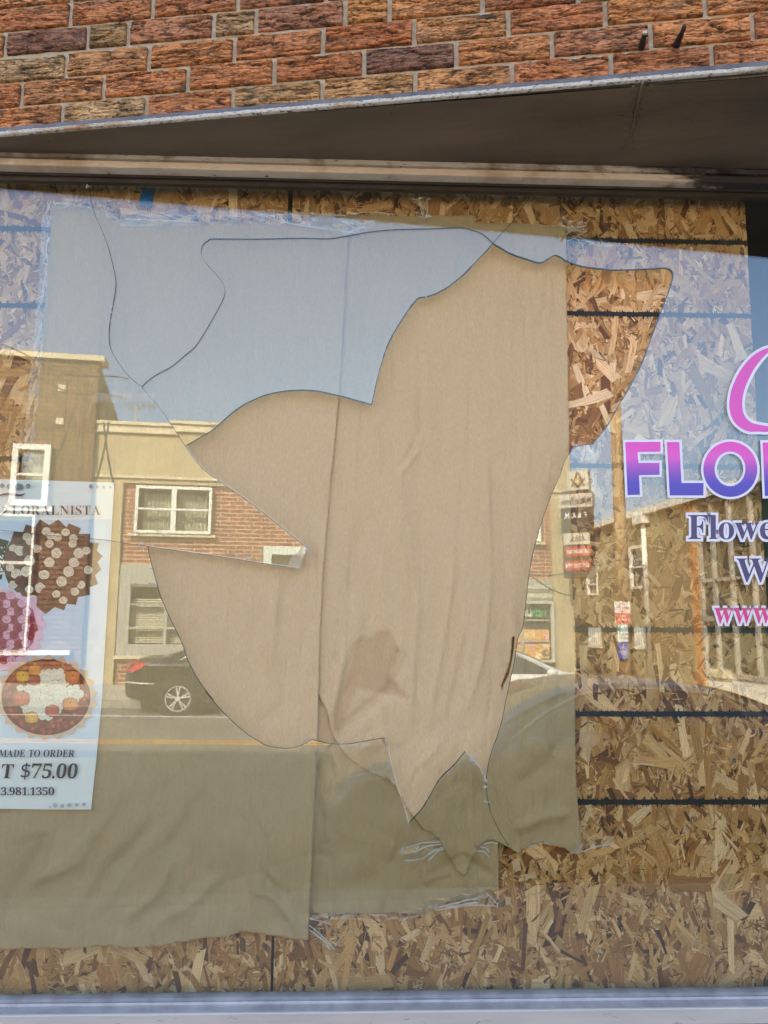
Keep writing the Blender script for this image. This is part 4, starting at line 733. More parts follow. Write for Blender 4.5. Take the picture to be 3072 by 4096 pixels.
def paper(label, px, y0, step, crumple_shade=False, curl=None, tone=1.0, slits=()):
    q = [onY(x, y, y0) for x, y in px]; bnd = []
    for i in range(len(q)):
        a_, b_ = q[i], q[(i + 1) % len(q)]; n = max(1, int((b_ - a_).length / (step * 1.2)))
        bnd += [a_.lerp(b_, k / n) for k in range(n)]
    x0, x1, z0, z1 = min(p.x for p in q), max(p.x for p in q), min(p.z for p in q), max(p.z for p in q)
    rr = random.Random(3); n = len(bnd); V = [Vector((p.x, p.z)) for p in bnd]
    zz = z0 + step / 2
    while zz < z1:
        xx = x0 + step / 2
        while xx < x1: V.append(Vector((xx + rr.uniform(-.25, .25) * step, zz + rr.uniform(-.25, .25) * step))); xx += step
        zz += step
    E_ = [(i, (i + 1) % n) for i in range(n)]; SL = []
    for sl_ in slits:
        w_ = [onY(x, y, y0) for x, y in sl_]; SL.append(w_); k0 = len(V); V += [Vector((p.x, p.z)) for p in w_]; E_ += [(k0 + i, k0 + (i + 1) % len(w_)) for i in range(len(w_))]
    tv, _, tf, _, _, _ = delaunay_2d_cdt(V, E_, [], 1, 1e-7)
    if SL: tf = [f for f in tf if not any(inside(sum(tv[i].x for i in f) / 3, sum(tv[i].y for i in f) / 3, w_) for w_ in SL)]
    root = wthing('brown_paper', label, 'paper', (q[0].x, y0, min(p.z for p in q)), 'kraft paper sheets hung behind the window glass')
    mb = MB(); vs = []; cols = []
    base = (.51, .365, .198)
    for p_ in tv:
        e = 0; x, z = p_.x, p_.y; y = y0 + wrinkle(x, z)
        if curl: y += curl(x, z)
        k = tone
        if crumple_shade:  # shade of the crumple, painted in as darker vertex colour
            e = sum(inside(x + dx, z + dz, CRUMPLE_SHADE) for dx, dz in ((0, 0), (.005, 0), (-.005, 0), (0, .005), (0, -.005))) / 5
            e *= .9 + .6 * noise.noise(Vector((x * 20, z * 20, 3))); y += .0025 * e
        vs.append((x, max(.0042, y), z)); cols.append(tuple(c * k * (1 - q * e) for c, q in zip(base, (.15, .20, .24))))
    mb.v = vs; mb.c = cols; mb.f = [tuple(f) for f in tf]; mb.m = [0] * len(tf); mb.sm = [True] * len(tf)
    o = mb.build('sheet', m_paper, root); so2 = o.modifiers.new('solid', 'SOLIDIFY'); so2.thickness = .00035; so2.offset = 1
    return root
SA = .0058
Atop = K3([(335, 195), (450, 198), (580, 205), (640, 222), (700, 240), (740, 262), (770, 285), (800, 285), (1000, 296), (1300, 303), (1659, 310)]) + K4([(300, 318)])
pA = Atop + [(1399, 906), (1397, 950)] + K4([(598, 395), (575, 800), (553, 1200), (537, 1430), (525, 1560), (505, 1782)]) + K7([(480, 400), (455, 700), (432, 1000), (415, 1300), (408, 1600), (404, 1782)]) + L2([(396, 100), (390, 350), (380, 600), (366, 900), (350, 1250), (338, 1500), (330, 1675)]) \
    + jitter(L2([(330, 1675), (280, 1679), (230, 1680), (180, 1665), (90, 1655), (0, 1640)]) + L1([(1560, 1632), (1520, 1632), (1450, 1655), (1300, 1670), (1150, 1700), (1000, 1725), (850, 1735), (620, 1725), (450, 1735), (200, 1738), (0, 1735)]), 1.2, 8, 14) + [(-260, 3790), (-200, 3200), (-60, 2500), (60, 2150), (105, 1885), (114, 1843), (122, 1759), (133, 1653), (143, 1548), (156, 1421), (180, 1200), (196, 980)]
curlA = lambda x, z: .004 * max(0, min(1, (1.9 - z) / .9)) * exp(-((x - onY(1270, 2900).x) / .03) ** 2) * -1
paper('left brown paper sheet with the long straight right edge', pA, .0175, SA, curl=curlA)
tearB = L2([(395, 130), (430, 190), (455, 250), (465, 320), (490, 385), (515, 430), (545, 475), (600, 545), (680, 590), (740, 630), (840, 665), (880, 710), (930, 790), (950, 850), (990, 890), (1010, 910), (1060, 985), (1120, 1000), (1160, 1050), (1190, 1110), (1245, 1180), (1270, 1240), (1310, 1280), (1340, 1260), (1370, 1180), (1400, 1110), (1450, 1060), (1500, 1045), (1540, 1065), (1600, 1095)]) + L3([(20, 1125), (60, 1130), (110, 1090), (200, 1065), (260, 1085), (330, 1100), (410, 1135), (445, 1085)])
pB = [(1240, 862)] + K4([(690, 262), (1060, 266), (1410, 259), (1420, 310), (1659, 315)]) + [(2264, 901), (2268, 1300), (2277, 1780), (2290, 2300), (2301, 2700), (2305, 3172), (2320, 3300)] + rv(jitter(tearB, 2.2, 5, 9)) + [(1225, 2780), (1235, 2000), (1262, 1300)]
paper('right brown paper sheet with a ragged torn lower edge and a dark patch', pB, .0235, SA, crumple_shade=True, slits=[K(1900, 2200, 2.765, [(412, 958), (442, 962), (434, 1050), (424, 1150), (408, 1250), (392, 1330), (372, 1400), (332, 1470), (300, 1555), (292, 1500), (338, 1380), (380, 1270), (402, 1130)]), L2([(793, 400), (818, 399), (836, 450), (826, 470)]), L2([(943, 832), (972, 850), (955, 882)])])
pC = [(1180, 2640), (1330, 2660), (1700, 2760), (2010, 3150)] + L2([(1535, 1000), (1540, 1370), (1462, 1368), (1450, 1408), (1300, 1432), (1140, 1466), (1060, 1488), (1060, 1515), (800, 1516), (500, 1513), (330, 1509), (320, 1000)])
paper('short lower brown paper sheet with stepped bottom corner behind the torn edge', pC, .0297, SA, tone=.97)
# ================================================================== tape
m_tape = glassmat('clear_tape', (.95, .95, .95), .11, .13)
m_streak = glassmat('tape_highlight', (.90, .90, .92), .42, .25)
def tape(label, px, amp, nu=46, nv=8, y0=.0105, w=26, seed=1, ragged=4):
    # px: centre line in the photo, w: half width in px; a crinkled clear strip
    cl = smooth(px, 6); rr = random.Random(seed); root = wthing('clear_tape', label, 'tape', onY(*cl[0], y0), 'clear packing tape on the paper edges'); mb = MB(); vs = []
    L_ = [0]
    for i in range(1, len(cl)): L_.append(L_[-1] + hypot(cl[i][0] - cl[i - 1][0], cl[i][1] - cl[i - 1][1]))
    def at(s):
        for i in range(1, len(cl)):
            if L_[i] >= s - 1e-6:
                t = (s - L_[i - 1]) / max(1e-6, L_[i] - L_[i - 1]); a_, b_ = cl[i - 1], cl[i]
                d = (b_[0] - a_[0], b_[1] - a_[1]); m_ = hypot(*d) or 1
                return a_[0] + d[0] * t, a_[1] + d[1] * t, -d[1] / m_, d[0] / m_
    for i in range(nu + 1):
        x, y, nx, ny = at(L_[-1] * i / nu); ra = rr.uniform(-ragged, ragged); rb_ = rr.uniform(-ragged, ragged)
        for j in range(nv + 1):
            t = (2 * j / nv - 1); o = t * w + (rb_ if j == nv else ra if j == 0 else 0)
            P = onY(x + nx * o, y + ny * o, y0)
            s = L_[-1] * i / nu
            cr = abs(noise.noise(Vector((s * .010 + t * .5, t * 1.5 - s * .006, seed)))) + .35 * abs(noise.noise(Vector((s * .030 - t * 1.2, t * 2.2 + s * .016, seed + 5))))
            P.y = max(.0046, min(.019, y0 + amp * (.5 - cr) * 2)); vs.append(P)
    mb.add(vs, [(i * (nv + 1) + j, (i + 1) * (nv + 1) + j, (i + 1) * (nv + 1) + j + 1, i * (nv + 1) + j + 1) for i in range(nu) for j in range(nv)])
    mb.build('strip', m_tape, root, smooth=True)
    for k in range(max(4, int(L_[-1] / 34))):       # mirror-bright slivers added as highlight streaks on the film
        s0 = rr.uniform(0, L_[-1]); x, y, nx, ny = at(s0); ln = rr.uniform(14, 55); dv_ = rr.uniform(-.55, .55); o0 = rr.uniform(-1, 1) * w
        pp = [(x + ny * ln * t + nx * (o0 + dv_ * ln * t + 4 * sin(t * 2.5 + k)), y - nx * ln * t + ny * (o0 + dv_ * ln * t + 4 * sin(t * 2.5 + k))) for t in (0, .2, .4, .6, .8, 1)]
        sliver('wrinkle', pp, rr.uniform(.0003, .0008), m_streak, y=.0042, parent=root, seed=seed * 50 + k); return root
tape('long crinkled clear tape along the top edge of the left paper sheet', [(480, 875), (760, 872), (1000, 866), (1250, 874), (1440, 876)], .0045, 130, 8, w=30, seed=1)
tape('clear tape over the top left paper edge beside the long crack', [(190, 822), (300, 812), (380, 826), (470, 868)], .004, 50, 7, w=20, seed=2)
tape('vertical clear tape down the left paper edge beside the strand board', [(186, 860), (180, 1000), (168, 1180), (150, 1380), (126, 1640), (105, 1860)], .004, 120, 6, w=20, seed=3)
tape('upright clear tape piece hanging from the top rail onto the middle paper', [(1700, 782), (1694, 870)], .004, 26, 7, w=26, seed=4)
tape('small clear tape crossing on the crack under the top paper edge', [(1370, 930), (1450, 905), (1500, 880)], .004, 30, 6, w=16, seed=5)
tape('clear tape on the upper right corner of the right paper sheet', [(2240, 880), (2300, 905), (2350, 900)], .005, 30, 7, w=20, seed=6)
tape('stretched clear tape running from the right corner across a painted line', [(2290, 930), (2360, 962), (2500, 985)], .004, 50, 5, w=9, seed=7, ragged=6)
tape('crinkled clear tape under the stepped corner of the lower paper sheet', [(1700, 3632), (1800, 3612), (1920, 3596), (2010, 3600)], .0045, 60, 8, w=24, seed=8)
tape('clear tape below the bottom edge of the short lower sheet', [(1240, 3668), (1400, 3668), (1560, 3672), (1690, 3650)], .004, 80, 6, w=16, seed=9)
tape('clear tape tuft at the bottom right corner of the left sheet', [(1232, 3700), (1280, 3760), (1335, 3800)], .005, 40, 7, w=18, seed=10)
tape('clear tape splayed over the torn paper edge near the bottom', [(1615, 3430), (1690, 3395), (1770, 3375)], .005, 40, 7, w=30, seed=11)
tape('clear tape at the tip of the torn paper tongue on its right', [(1895, 3378), (1930, 3395), (1955, 3425)], .004, 26, 6, w=14, seed=12)
tape('clear tape pulled off the lower right corner of the right sheet', [(2290, 3390), (2370, 3390), (2450, 3372)], .004, 30, 6, w=10, seed=13)
tape('clear tape below the right lobe of the hole beside the right paper edge', [(2290, 1800), (2340, 1810), (2390, 1830)], .0045, 30, 7, w=30, seed=14)
m_glint, t, p = newmat('tape_glint'); p.inputs['Base Color'].default_value = (.80, .80, .80, 1); p.inputs['Alpha'].default_value = .55; p.inputs['Roughness'].default_value = .35  # whitish slivers painted as sky glints along the tape's wrinkles
def glints(root, lines, w=.0011):
    for i, ln in enumerate(lines): sliver('wrinkle', smooth(ln, 3), w, m_glint, y=.0041, parent=root, seed=900 + i)
tp = {o['label']: o for o in scene.objects if o.get('category') == 'tape'}
def TP(k): return next(o for l, o in tp.items() if k in l)
glints(TP('splayed over'), [L2(q) for q in ([(950, 1098), (1050, 1066), (1165, 1058)], [(1000, 1132), (1080, 1088), (1170, 1074)], [(945, 1176), (1060, 1164), (1120, 1112), (1190, 1104)], [(1060, 1160), (1140, 1112), (1185, 1090)], [(1095, 1178), (1150, 1118), (1172, 1095)], [(910, 1130), (930, 1100), (945, 1075)], [(1005, 1125), (1030, 1090)])])
glints(TP('tip of the torn'), [L2(q) for q in ([(1395, 1118), (1440, 1118), (1476, 1152)], [(1420, 1090), (1462, 1098), (1475, 1125)], [(1440, 1075), (1490, 1062), (1535, 1070)])])
glints(TP('top edge of the left'), [K(0, 600, 2.074, q) for q in ([(1040, 572), (1300, 580), (1659, 598)], [(1330, 520), (1440, 560), (1500, 575)], [(1480, 580), (1560, 545), (1659, 540)])] + [K4(q) for q in ([(0, 250), (80, 258), (300, 250), (580, 262)], [(100, 285), (250, 318), (480, 352), (650, 376)], [(500, 285), (620, 328), (690, 396)], [(560, 300), (650, 320), (680, 350)], [(620, 250), (780, 240), (900, 258)], [(600, 380), (640, 350), (690, 345)], [(20, 230), (60, 240), (70, 270)])])
glints(TP('corner across'), [K5(q) for q in ([(360, 400), (450, 422), (620, 468)], [(400, 395), (450, 445), (470, 500)], [(430, 400), (500, 430), (560, 455)], [(350, 430), (400, 410), (440, 380)])], .0008)
glints(TP('upper right corner'), [K5(q) for q in ([(350, 385), (420, 342), (485, 330)], [(352, 360), (400, 350), (450, 370)], [(180, 180), (210, 195), (240, 190)], [(360, 375), (390, 330), (460, 300)])])
glints(TP('upright clear'), [K4(q) for q in ([(1060, 140), (1065, 200), (1080, 265)], [(1105, 150), (1112, 210), (1100, 270)], [(1000, 150), (1040, 160), (1090, 140)], [(1050, 265), (1080, 275), (1150, 265)])])
glints(TP('tuft at'), [L2(q) for q in ([(338, 1588), (420, 1655), (500, 1742)], [(340, 1618), (430, 1686), (465, 1738)], [(345, 1545), (400, 1560), (470, 1580)], [(500, 1720), (530, 1680), (545, 1650)])])
glints(TP('stepped corner'), [L2(q) for q in ([(1130, 1482), (1280, 1442), (1420, 1410)], [(1140, 1492), (1350, 1462), (1535, 1466)], [(1460, 1380), (1500, 1420), (1530, 1455)], [(1270, 1450), (1330, 1425), (1420, 1425)], [(1200, 1475), (1300, 1458), (1400, 1440)])])
glints(TP('bottom edge of the short'), [L2(q) for q in ([(400, 1520), (440, 1535), (470, 1520)], [(470, 1522), (490, 1540), (500, 1518)], [(760, 1525), (800, 1518), (830, 1535)], [(560, 1520), (620, 1530), (640, 1518)], [(930, 1560), (950, 1545)])], .0008)
glints(TP('pulled off'), [L3(q) for q in ([(412, 1136), (520, 1092), (650, 1066)], [(350, 1105), (400, 1130), (440, 1090)], [(110, 1092), (200, 1066), (250, 1080)])], .0009)
glints(TP('down the left'), [K3(q) for q in ([(330, 170), (300, 250), (322, 320)], [(318, 400), (300, 470), (308, 560)], [(300, 620), (285, 700), (270, 760)], [(290, 730), (255, 850), (240, 900)], [(270, 960), (235, 1080), (225, 1130)], [(345, 180), (440, 190), (540, 205)])])
def flat_film(label, px, y, cat_, nm):
    q = [onY(x, y_, y) for x, y_ in px]; root = wthing(nm, label, cat_, q[0]); mb = MB(); mb.prism(q, (0, .0003, 0)); mb.build('film', glassmat(nm + '_film', (.97, .965, .95), .03, .25), root)
flat_film('flat clear tape strip stuck level across the glass and the long crack', [(372, 1572), (622, 1570), (622, 1609), (372, 1611)], -.0048, 'tape', 'clear_tape_strip')
flat_film('small round clear sticker on the left edge of the hole', [(711 + 21 * cos(i * .314), 2590 + 22 * sin(i * .314)) for i in range(20)], -.0048, 'sticker', 'round_sticker')
def bluetape():
    root = wthing('blue_tape', 'short strip of blue masking tape curling below the top rail', 'tape', onY(590, 760, .03)); mb = MB(); vs = []
    for j in range(13):
        t = j / 12; y = .040 - .004 * sin(t * 2.5) - (.012 * max(0, t - .55) ** 2 * 4)
        for i in range(7):
            s = i / 6; P = onY(566 + 52 * s - 8 * t + 2 * sin(t * 6), 750 + 68 * t + (3 * sin(s * 3) if j == 12 else 0), y); P.y = y + .0015 * s; vs.append(P)
    mb.add(vs, [(j * 7 + i, j * 7 + i + 1, (j + 1) * 7 + i + 1, (j + 1) * 7 + i) for j in range(12) for i in range(6)], smooth=True)
    mb.build('strip', pm('blue_tape', (.012, .13, .36), .6, var=.15, vscale=40, bump=.2, bscale=200), root)
bluetape()
# ================================================================== poster inside the glass
PY = .0112
m_print = pm('poster_print', (.8, .8, .8), .45, attr='Col', spec=.4)
Po = wthing('poster', 'white shop poster of rose bouquets with a price, stuck inside the glass', 'poster', onY(200, 3238, PY))
class Flat:
    def __init__(s, y): s.mb = MB(); s.y = y; s.k = 0; s.base = None; s.rc = 0
    def poly(s, px, col):
        s.k += 1; Y = s.y - s.k * 3e-6; s.mb.poly([onY(x, y, Y) for x, y in px], col)
# sheet
sheetpx = [(-520, 1896), (0, 1917), (457, 1930), (430, 2400), (407, 2800), (385, 3040), (364, 3238), (180, 3238), (0, 3235), (-520, 3228)]
q = [onY(x, y, PY) for x, y in sheetpx]; sm_ = MB(); sm_.prism(q, (0, .0003, 0), (.93, .93, .94))
sm_.build('sheet', m_print, Po)
bgp = Flat(PY - .0002)        # the pale blue printed background and its floor shadow
rr = random.Random(4)
bgp.poly([(-500, 2090), (445, 2075), (405, 2830), (-500, 2830)], (.70, .80, .96))
bgp.poly([(-500, 2240), (438, 2240), (420, 2560), (-500, 2600)], (.64, .76, .95))
bgp.poly([(-500, 2830), (405, 2830), (386, 3030), (-500, 3030)], (.76, .84, .95))
for k in range(12):
    cx_, cy_ = rr.uniform(-100, 400), rr.uniform(2480, 2700); r = rr.uniform(20, 46); bgp.poly([(cx_ + r * 1.7 * cos(a_) * rr.uniform(.8, 1.1), cy_ + r * .7 * sin(a_) * rr.uniform(.8, 1.1)) for a_ in [i * pi / 9 for i in range(18)]], (.66, .76, .93))
bgp.mb.build('printed_background', m_print, Po)
def rose(F, cx, cy, r, base, dark, light, seed, tilt=.0):
    if F.base is None: F.base = F.k
    F.k = F.base + (F.rc % 7) * 46; F.rc += 1
    rr = random.Random(seed); sq = rr.uniform(.86, 1.0); ro = rr.uniform(-.5, .5)
    def blob(rad, ox, oy, col, n=14, rag=.12):
        F.poly([(cx + ox + rad * (1 + rr.uniform(-rag, rag)) * cos(i * 2 * pi / n + ro), cy + oy + rad * sq * (1 + rr.uniform(-rag, rag)) * sin(i * 2 * pi / n + ro)) for i in range(n)], col)
    blob(r * 1.02, 0, 0, dark, 16); rad = r * .98; a0 = rr.uniform(0, 6)
    mixc = lambda t: tuple(a_ * (1 - t) + b_ * t for a_, b_ in zip(base, light))
    for ring in range(4):
        npet = (5, 4, 3, 3)[ring]
        for k in range(npet):
            a_ = a0 + k * 2 * pi / npet + rr.uniform(-.2, .2); sp = 2 * pi / npet * .62
            inn = rad * .42; out = []
            for i in range(7): t = -sp + 2 * sp * i / 6; q_ = rad * (1 - .10 * abs(i - 3) / 3) * rr.uniform(.96, 1.03); out.append((cx + q_ * cos(a_ + t), cy + q_ * sq * sin(a_ + t)))
            for i in range(4): t = sp - 2 * sp * i / 3; out.append((cx + inn * cos(a_ + t), cy + inn * sq * sin(a_ + t)))
            F.poly(out, mixc(rr.uniform(0, 1)))
            F.poly([out[i] for i in (1, 2, 3, 4, 5)] + [(cx + rad * .86 * cos(a_ + (-sp + 2 * sp * i / 6)), cy + rad * .86 * sq * sin(a_ + (-sp + 2 * sp * i / 6))) for i in (5, 4, 3, 2, 1)], light)
        blob(rad * .70, rr.uniform(-.05, .05) * r, rr.uniform(-.05, .05) * r, dark, 12, .06); rad *= .66; a0 += .7
    blob(rad * .8, 0, 0, base, 8)
CR, CRD, CRL = (.86, .66, .50), (.46, .27, .15), (.93, .82, .70)
BR1, BR1D, BR1L = (.16, .045, .030), (.055, .018, .014), (.22, .075, .05)
RD, RDD, RDL = (.36, .012, .045), (.12, .004, .016), (.46, .03, .075)
PK, PKD, PKL = (.90, .36, .55), (.50, .08, .22), (.95, .58, .70)
WH, WHD, WHL = (.90, .84, .70), (.56, .44, .28), (.90, .87, .78)
def zig(pts): return pts
F1 = Flat(PY - .0004)
blackw = K6([(-60, 760), (0, 735), (60, 752), (40, 800), (35, 850), (20, 880), (40, 910), (20, 960), (10, 1000), (-60, 1010)]); F1.poly(blackw, (.035, .026, .022))
for k in range(70):
    x, y = rr.uniform(-40, 30), rr.uniform(790, 970); r = rr.uniform(4, 8); F1.poly([(a_ / 1.62, 1700 + b_ / 1.62) for a_, b_ in [(x + r * cos(i), y + r * sin(i)) for i in range(6)]], (.78, .76, .70))
F1.mb.build('dark_bouquet', m_print, Po)
F2 = Flat(PY - .0008)
wrap = K6([(90, 688), (148, 693), (168, 645), (228, 660), (258, 610), (318, 648), (378, 612), (432, 663), (445, 636), (525, 670), (510, 705), (585, 705), (580, 760), (640, 765), (628, 815), (665, 850), (632, 890), (657, 935), (615, 975), (635, 1030), (580, 1050), (583, 1100), (505, 1115), (492, 1165), (430, 1158), (415, 1200), (355, 1180), (295, 1225), (240, 1180), (170, 1130), (110, 1085), (60, 1040), (35, 980), (20, 900), (40, 800), (70, 750)])
F2.poly(wrap, (.125, .045, .026))
F2.poly(K6([(140, 730), (250, 680), (420, 690), (540, 760), (590, 860), (560, 1000), (480, 1090), (340, 1140), (220, 1130), (110, 1040), (60, 920), (80, 800)]), (.075, .028, .018))
for i, w_ in enumerate(range(0, 30, 3)):
    a_ = wrap[w_]; c_ = (210, 2255); F2.poly([a_, wrap[w_ + 1], (c_[0] + (a_[0] - c_[0]) * .72, c_[1] + (a_[1] - c_[1]) * .72)], (.165, .062, .036) if i % 2 else (.10, .036, .022))
for i, (x, y) in enumerate([(285, 830), (400, 885), (440, 830), (240, 915), (350, 950), (135, 1010), (215, 1000), (330, 1040), (435, 1075), (280, 1120), (120, 890), (70, 850), (180, 820), (480, 1010), (510, 950), (400, 780), (250, 760), (540, 870), (300, 1090)]):
    rose(F2, x / 1.62, 1700 + y / 1.62, 24, BR1, BR1D, BR1L, 50 + i)
for i, (x, y) in enumerate([(300, 690), (425, 695), (175, 725), (195, 755), (330, 718), (372, 728), (475, 735), (320, 770), (470, 770), (85, 800), (130, 815), (235, 795), (365, 830), (510, 830), (560, 815), (190, 880), (320, 890), (480, 890), (65, 925), (105, 965), (170, 950), (285, 970), (445, 950), (572, 940), (85, 1035), (190, 1065), (260, 1055), (400, 1015), (365, 1095), (485, 1080), (525, 1035), (215, 1125), (410, 1135)]):
    rose(F2, x / 1.62, 1700 + y / 1.62, 22 if 780 < y < 1060 and 100 < x < 520 else 17.5, CR, CRD, CRL, i)
F2.mb.build('brown_bouquet', m_print, Po)
F3 = Flat(PY - .0020)
F3.poly(K6([(-180, 1130), (-90, 1075), (0, 1060), (55, 1060), (70, 1090), (130, 1085), (145, 1110), (240, 1120), (235, 1190), (280, 1215), (265, 1250), (305, 1290), (270, 1330), (285, 1370), (250, 1400), (270, 1440), (220, 1455), (200, 1500), (150, 1520), (100, 1560), (40, 1590), (-120, 1590)]), (.90, .55, .75))
F3.poly(K6([(-180, 1150), (0, 1085), (140, 1130), (215, 1200), (240, 1300), (215, 1410), (140, 1490), (30, 1545), (-150, 1550)]), (.50, .12, .24))
k = 0
for j in range(9):
    for i in range(8):
        x = -130 + i * 50 + (25 if j % 2 else 0); y = 1105 + j * 52
        if hypot((x - 0) / 1.02, y - 1310) < 232: k += 1; c_ = (RD, RDD, RDL) if (i + j) % 2 else (PK, PKD, PKL); rose(F3, (x + rr.uniform(-5, 5)) / 1.62, 1700 + (y + rr.uniform(-5, 5)) / 1.62, 18.5, *c_, 200 + k)
F3.mb.build('pink_bouquet', m_print, Po)
def Z4(x, y): return (x / 1.525, 1850 + y / 1.525)
F4 = Flat(PY - .0031)
n = 22; wr = []
for i in range(2 * n):
    a_ = i * pi / n - .1; R_ = (318 if i % 2 == 0 else 284); wr.append(Z4(282 + R_ * cos(a_) * 1.0, 1432 + R_ * .83 * sin(a_)))
F4.poly(wr, (.80, .52, .36))
F4.poly([Z4(280 + 272 * cos(i * .2), 1432 + 232 * sin(i * .2)) for i in range(32)], (.15, .022, .012))
for k in range(210):
    a_ = rr.uniform(0, 2 * pi); q_ = rr.uniform(.70, 1.0); cx_, cy_ = 282 + 258 * q_ * cos(a_), 1428 + 222 * q_ * sin(a_); R_ = rr.uniform(15, 27); c_ = rr.choice([(.34, .04, .015), (.26, .018, .018), (.46, .10, .02), (.20, .012, .012), (.42, .07, .02)]); m_ = rr.choice([9, 11]); o_ = rr.random()
    F4.poly([Z4(cx_ + R_ * (1 if i % 2 == 0 else .45) * cos(i * pi / m_ + o_), cy_ + R_ * (1 if i % 2 == 0 else .45) * sin(i * pi / m_ + o_)) for i in range(2 * m_)], c_)
    F4.poly([Z4(cx_ + R_ * .4 * (1 if i % 2 == 0 else .4) * cos(i * pi / 6 + o_), cy_ + R_ * .4 * (1 if i % 2 == 0 else .4) * sin(i * pi / 6 + o_)) for i in range(12)], tuple(min(1, v * 1.7) for v in c_))
F4.poly([Z4(x, y) for x, y in [(250, 1290), (340, 1258), (400, 1300), (405, 1370), (470, 1390), (470, 1430), (400, 1470), (360, 1510), (280, 1555), (200, 1520), (150, 1490), (150, 1450), (200, 1420), (120, 1380), (200, 1340)]], (.66, .54, .36))
for j in range(9):
    for i in range(11):
        x = 110 + i * 37 + (18 if j % 2 else 0); y = 1278 + j * 33
        if inside(x, y, [Vector((px_, 0, py_)) for px_, py_ in [(240, 1270), (330, 1240), (420, 1300), (430, 1350), (485, 1380), (485, 1430), (400, 1490), (360, 1520), (270, 1575), (180, 1530), (135, 1490), (140, 1440), (180, 1420), (110, 1385), (200, 1320)]]):
            rose(F4, *Z4(x + rr.uniform(-5, 5), y + rr.uniform(-5, 5)), 14.5 if y < 1380 else 18, WH, WHD, WHL, 400 + i + j * 20)
F4.k = F4.base + 7 * 46
def pumpkin(x, y, r, c):
    x, y = Z4(x, y); r /= 1.525; F4.poly([(x + r * 1.05 * cos(i * .3), y + r * .92 * sin(i * .3)) for i in range(21)], tuple(v * .45 for v in c))
    for k, o in enumerate((-.72, .72, -.42, .42, 0)):
        F4.poly([(x + o * r + r * .33 * cos(i * .45), y + r * (.86 - .12 * abs(o)) * sin(i * .45)) for i in range(14)], tuple(min(1, v * (.8 + .1 * k)) for v in c))
    F4.poly([(x - r * .1, y - r * .15), (x + r * .05, y - r * .45), (x + r * .16, y - r * .4), (x + r * .1, y - r * .1)], (.12, .08, .03))
for a_ in ((205, 1325, 40, (.28, .03, .03)), (212, 1265, 36, (.66, .24, .03)), (138, 1305, 38, (.70, .36, .04)), (440, 1310, 42, (.62, .12, .02)), (130, 1440, 50, (.58, .10, .045)), (428, 1475, 46, (.66, .19, .03)), (318, 1515, 42, (.45, .045, .02)), (193, 1555, 40, (.74, .40, .05))): pumpkin(*a_)
F4.mb.build('autumn_bouquet', m_print, Po)
def letters_flat(polys_list, name, mat, parent, Y, grow=0.0, col=None, per_letter=False, dz=.00025):
    mb = MB(); out = []
    for l in polys_list:
        vs, fs = curve_fill(l, grow)
        if per_letter: mb = MB()
        mb.add([onY(x, y, Y) for x, y in vs], fs, col); 
        if per_letter: out.append(mb.build(name, mat, parent))
    if not per_letter: out.append(mb.build(name, mat, parent))
    return out
m_ink = pm('dark_red_ink', (.075, .018, .018), .5); m_ink2 = pm('black_ink', (.022, .012, .014), .5)
IY = PY - .0060
letters_flat(serif('LORALNISTA', 75 / 1.62, 1700 + 582 / 1.62, 60 / 1.62, (655 - 75) / 1.62, gap=.06), 'lettering', m_ink, Po, IY, -.35)
def ribbon(px, ws):
    p_ = smooth(px, 5); n = len(p_); a_, b_ = [], []
    for i in range(n):
        d = (p_[min(i + 1, n - 1)][0] - p_[max(i - 1, 0)][0], p_[min(i + 1, n - 1)][1] - p_[max(i - 1, 0)][1]); m_ = hypot(*d) or 1
        t = i / (n - 1) * (len(ws) - 1); k = min(int(t), len(ws) - 2); w_ = ws[k] + (ws[k + 1] - ws[k]) * (t - k)
        a_.append((p_[i][0] - d[1] / m_ * w_, p_[i][1] + d[0] / m_ * w_)); b_.append((p_[i][0] + d[1] / m_ * w_, p_[i][1] - d[0] / m_ * w_))
    return a_ + b_[::-1]
letters_flat([[ribbon(K6([(168, 442), (130, 455), (80, 448), (30, 448), (-20, 462), (-60, 490)]), [.5, 3.5, 5, 4, 2, .5])], [ribbon(K6([(72, 482), (55, 520), (35, 560), (0, 586), (-30, 590)]), [3, 4, 4, 2.5, .6])], [ribbon(K6([(12, 535), (40, 530), (62, 522)]), [1, 1.6, .8])]], 'lettering', m_ink, Po, IY)
k_ = 1.585
def l1(x, y): return (x / k_, 2700 + y / k_)
letters_flat(serif('MADE TO ORDER', *l1(-10, 520), 46 / k_, 482 / k_, shear=.12), 'lettering', m_ink2, Po, IY)
letters_flat(serif('T $75.00', *l1(0, 655), 90 / k_, 490 / k_, shear=.14), 'lettering', m_ink2, Po, IY)
letters_flat(serif('13.981.1350', *l1(-34, 762), 48 / k_, 380 / k_), 'lettering', m_ink2, Po, IY)
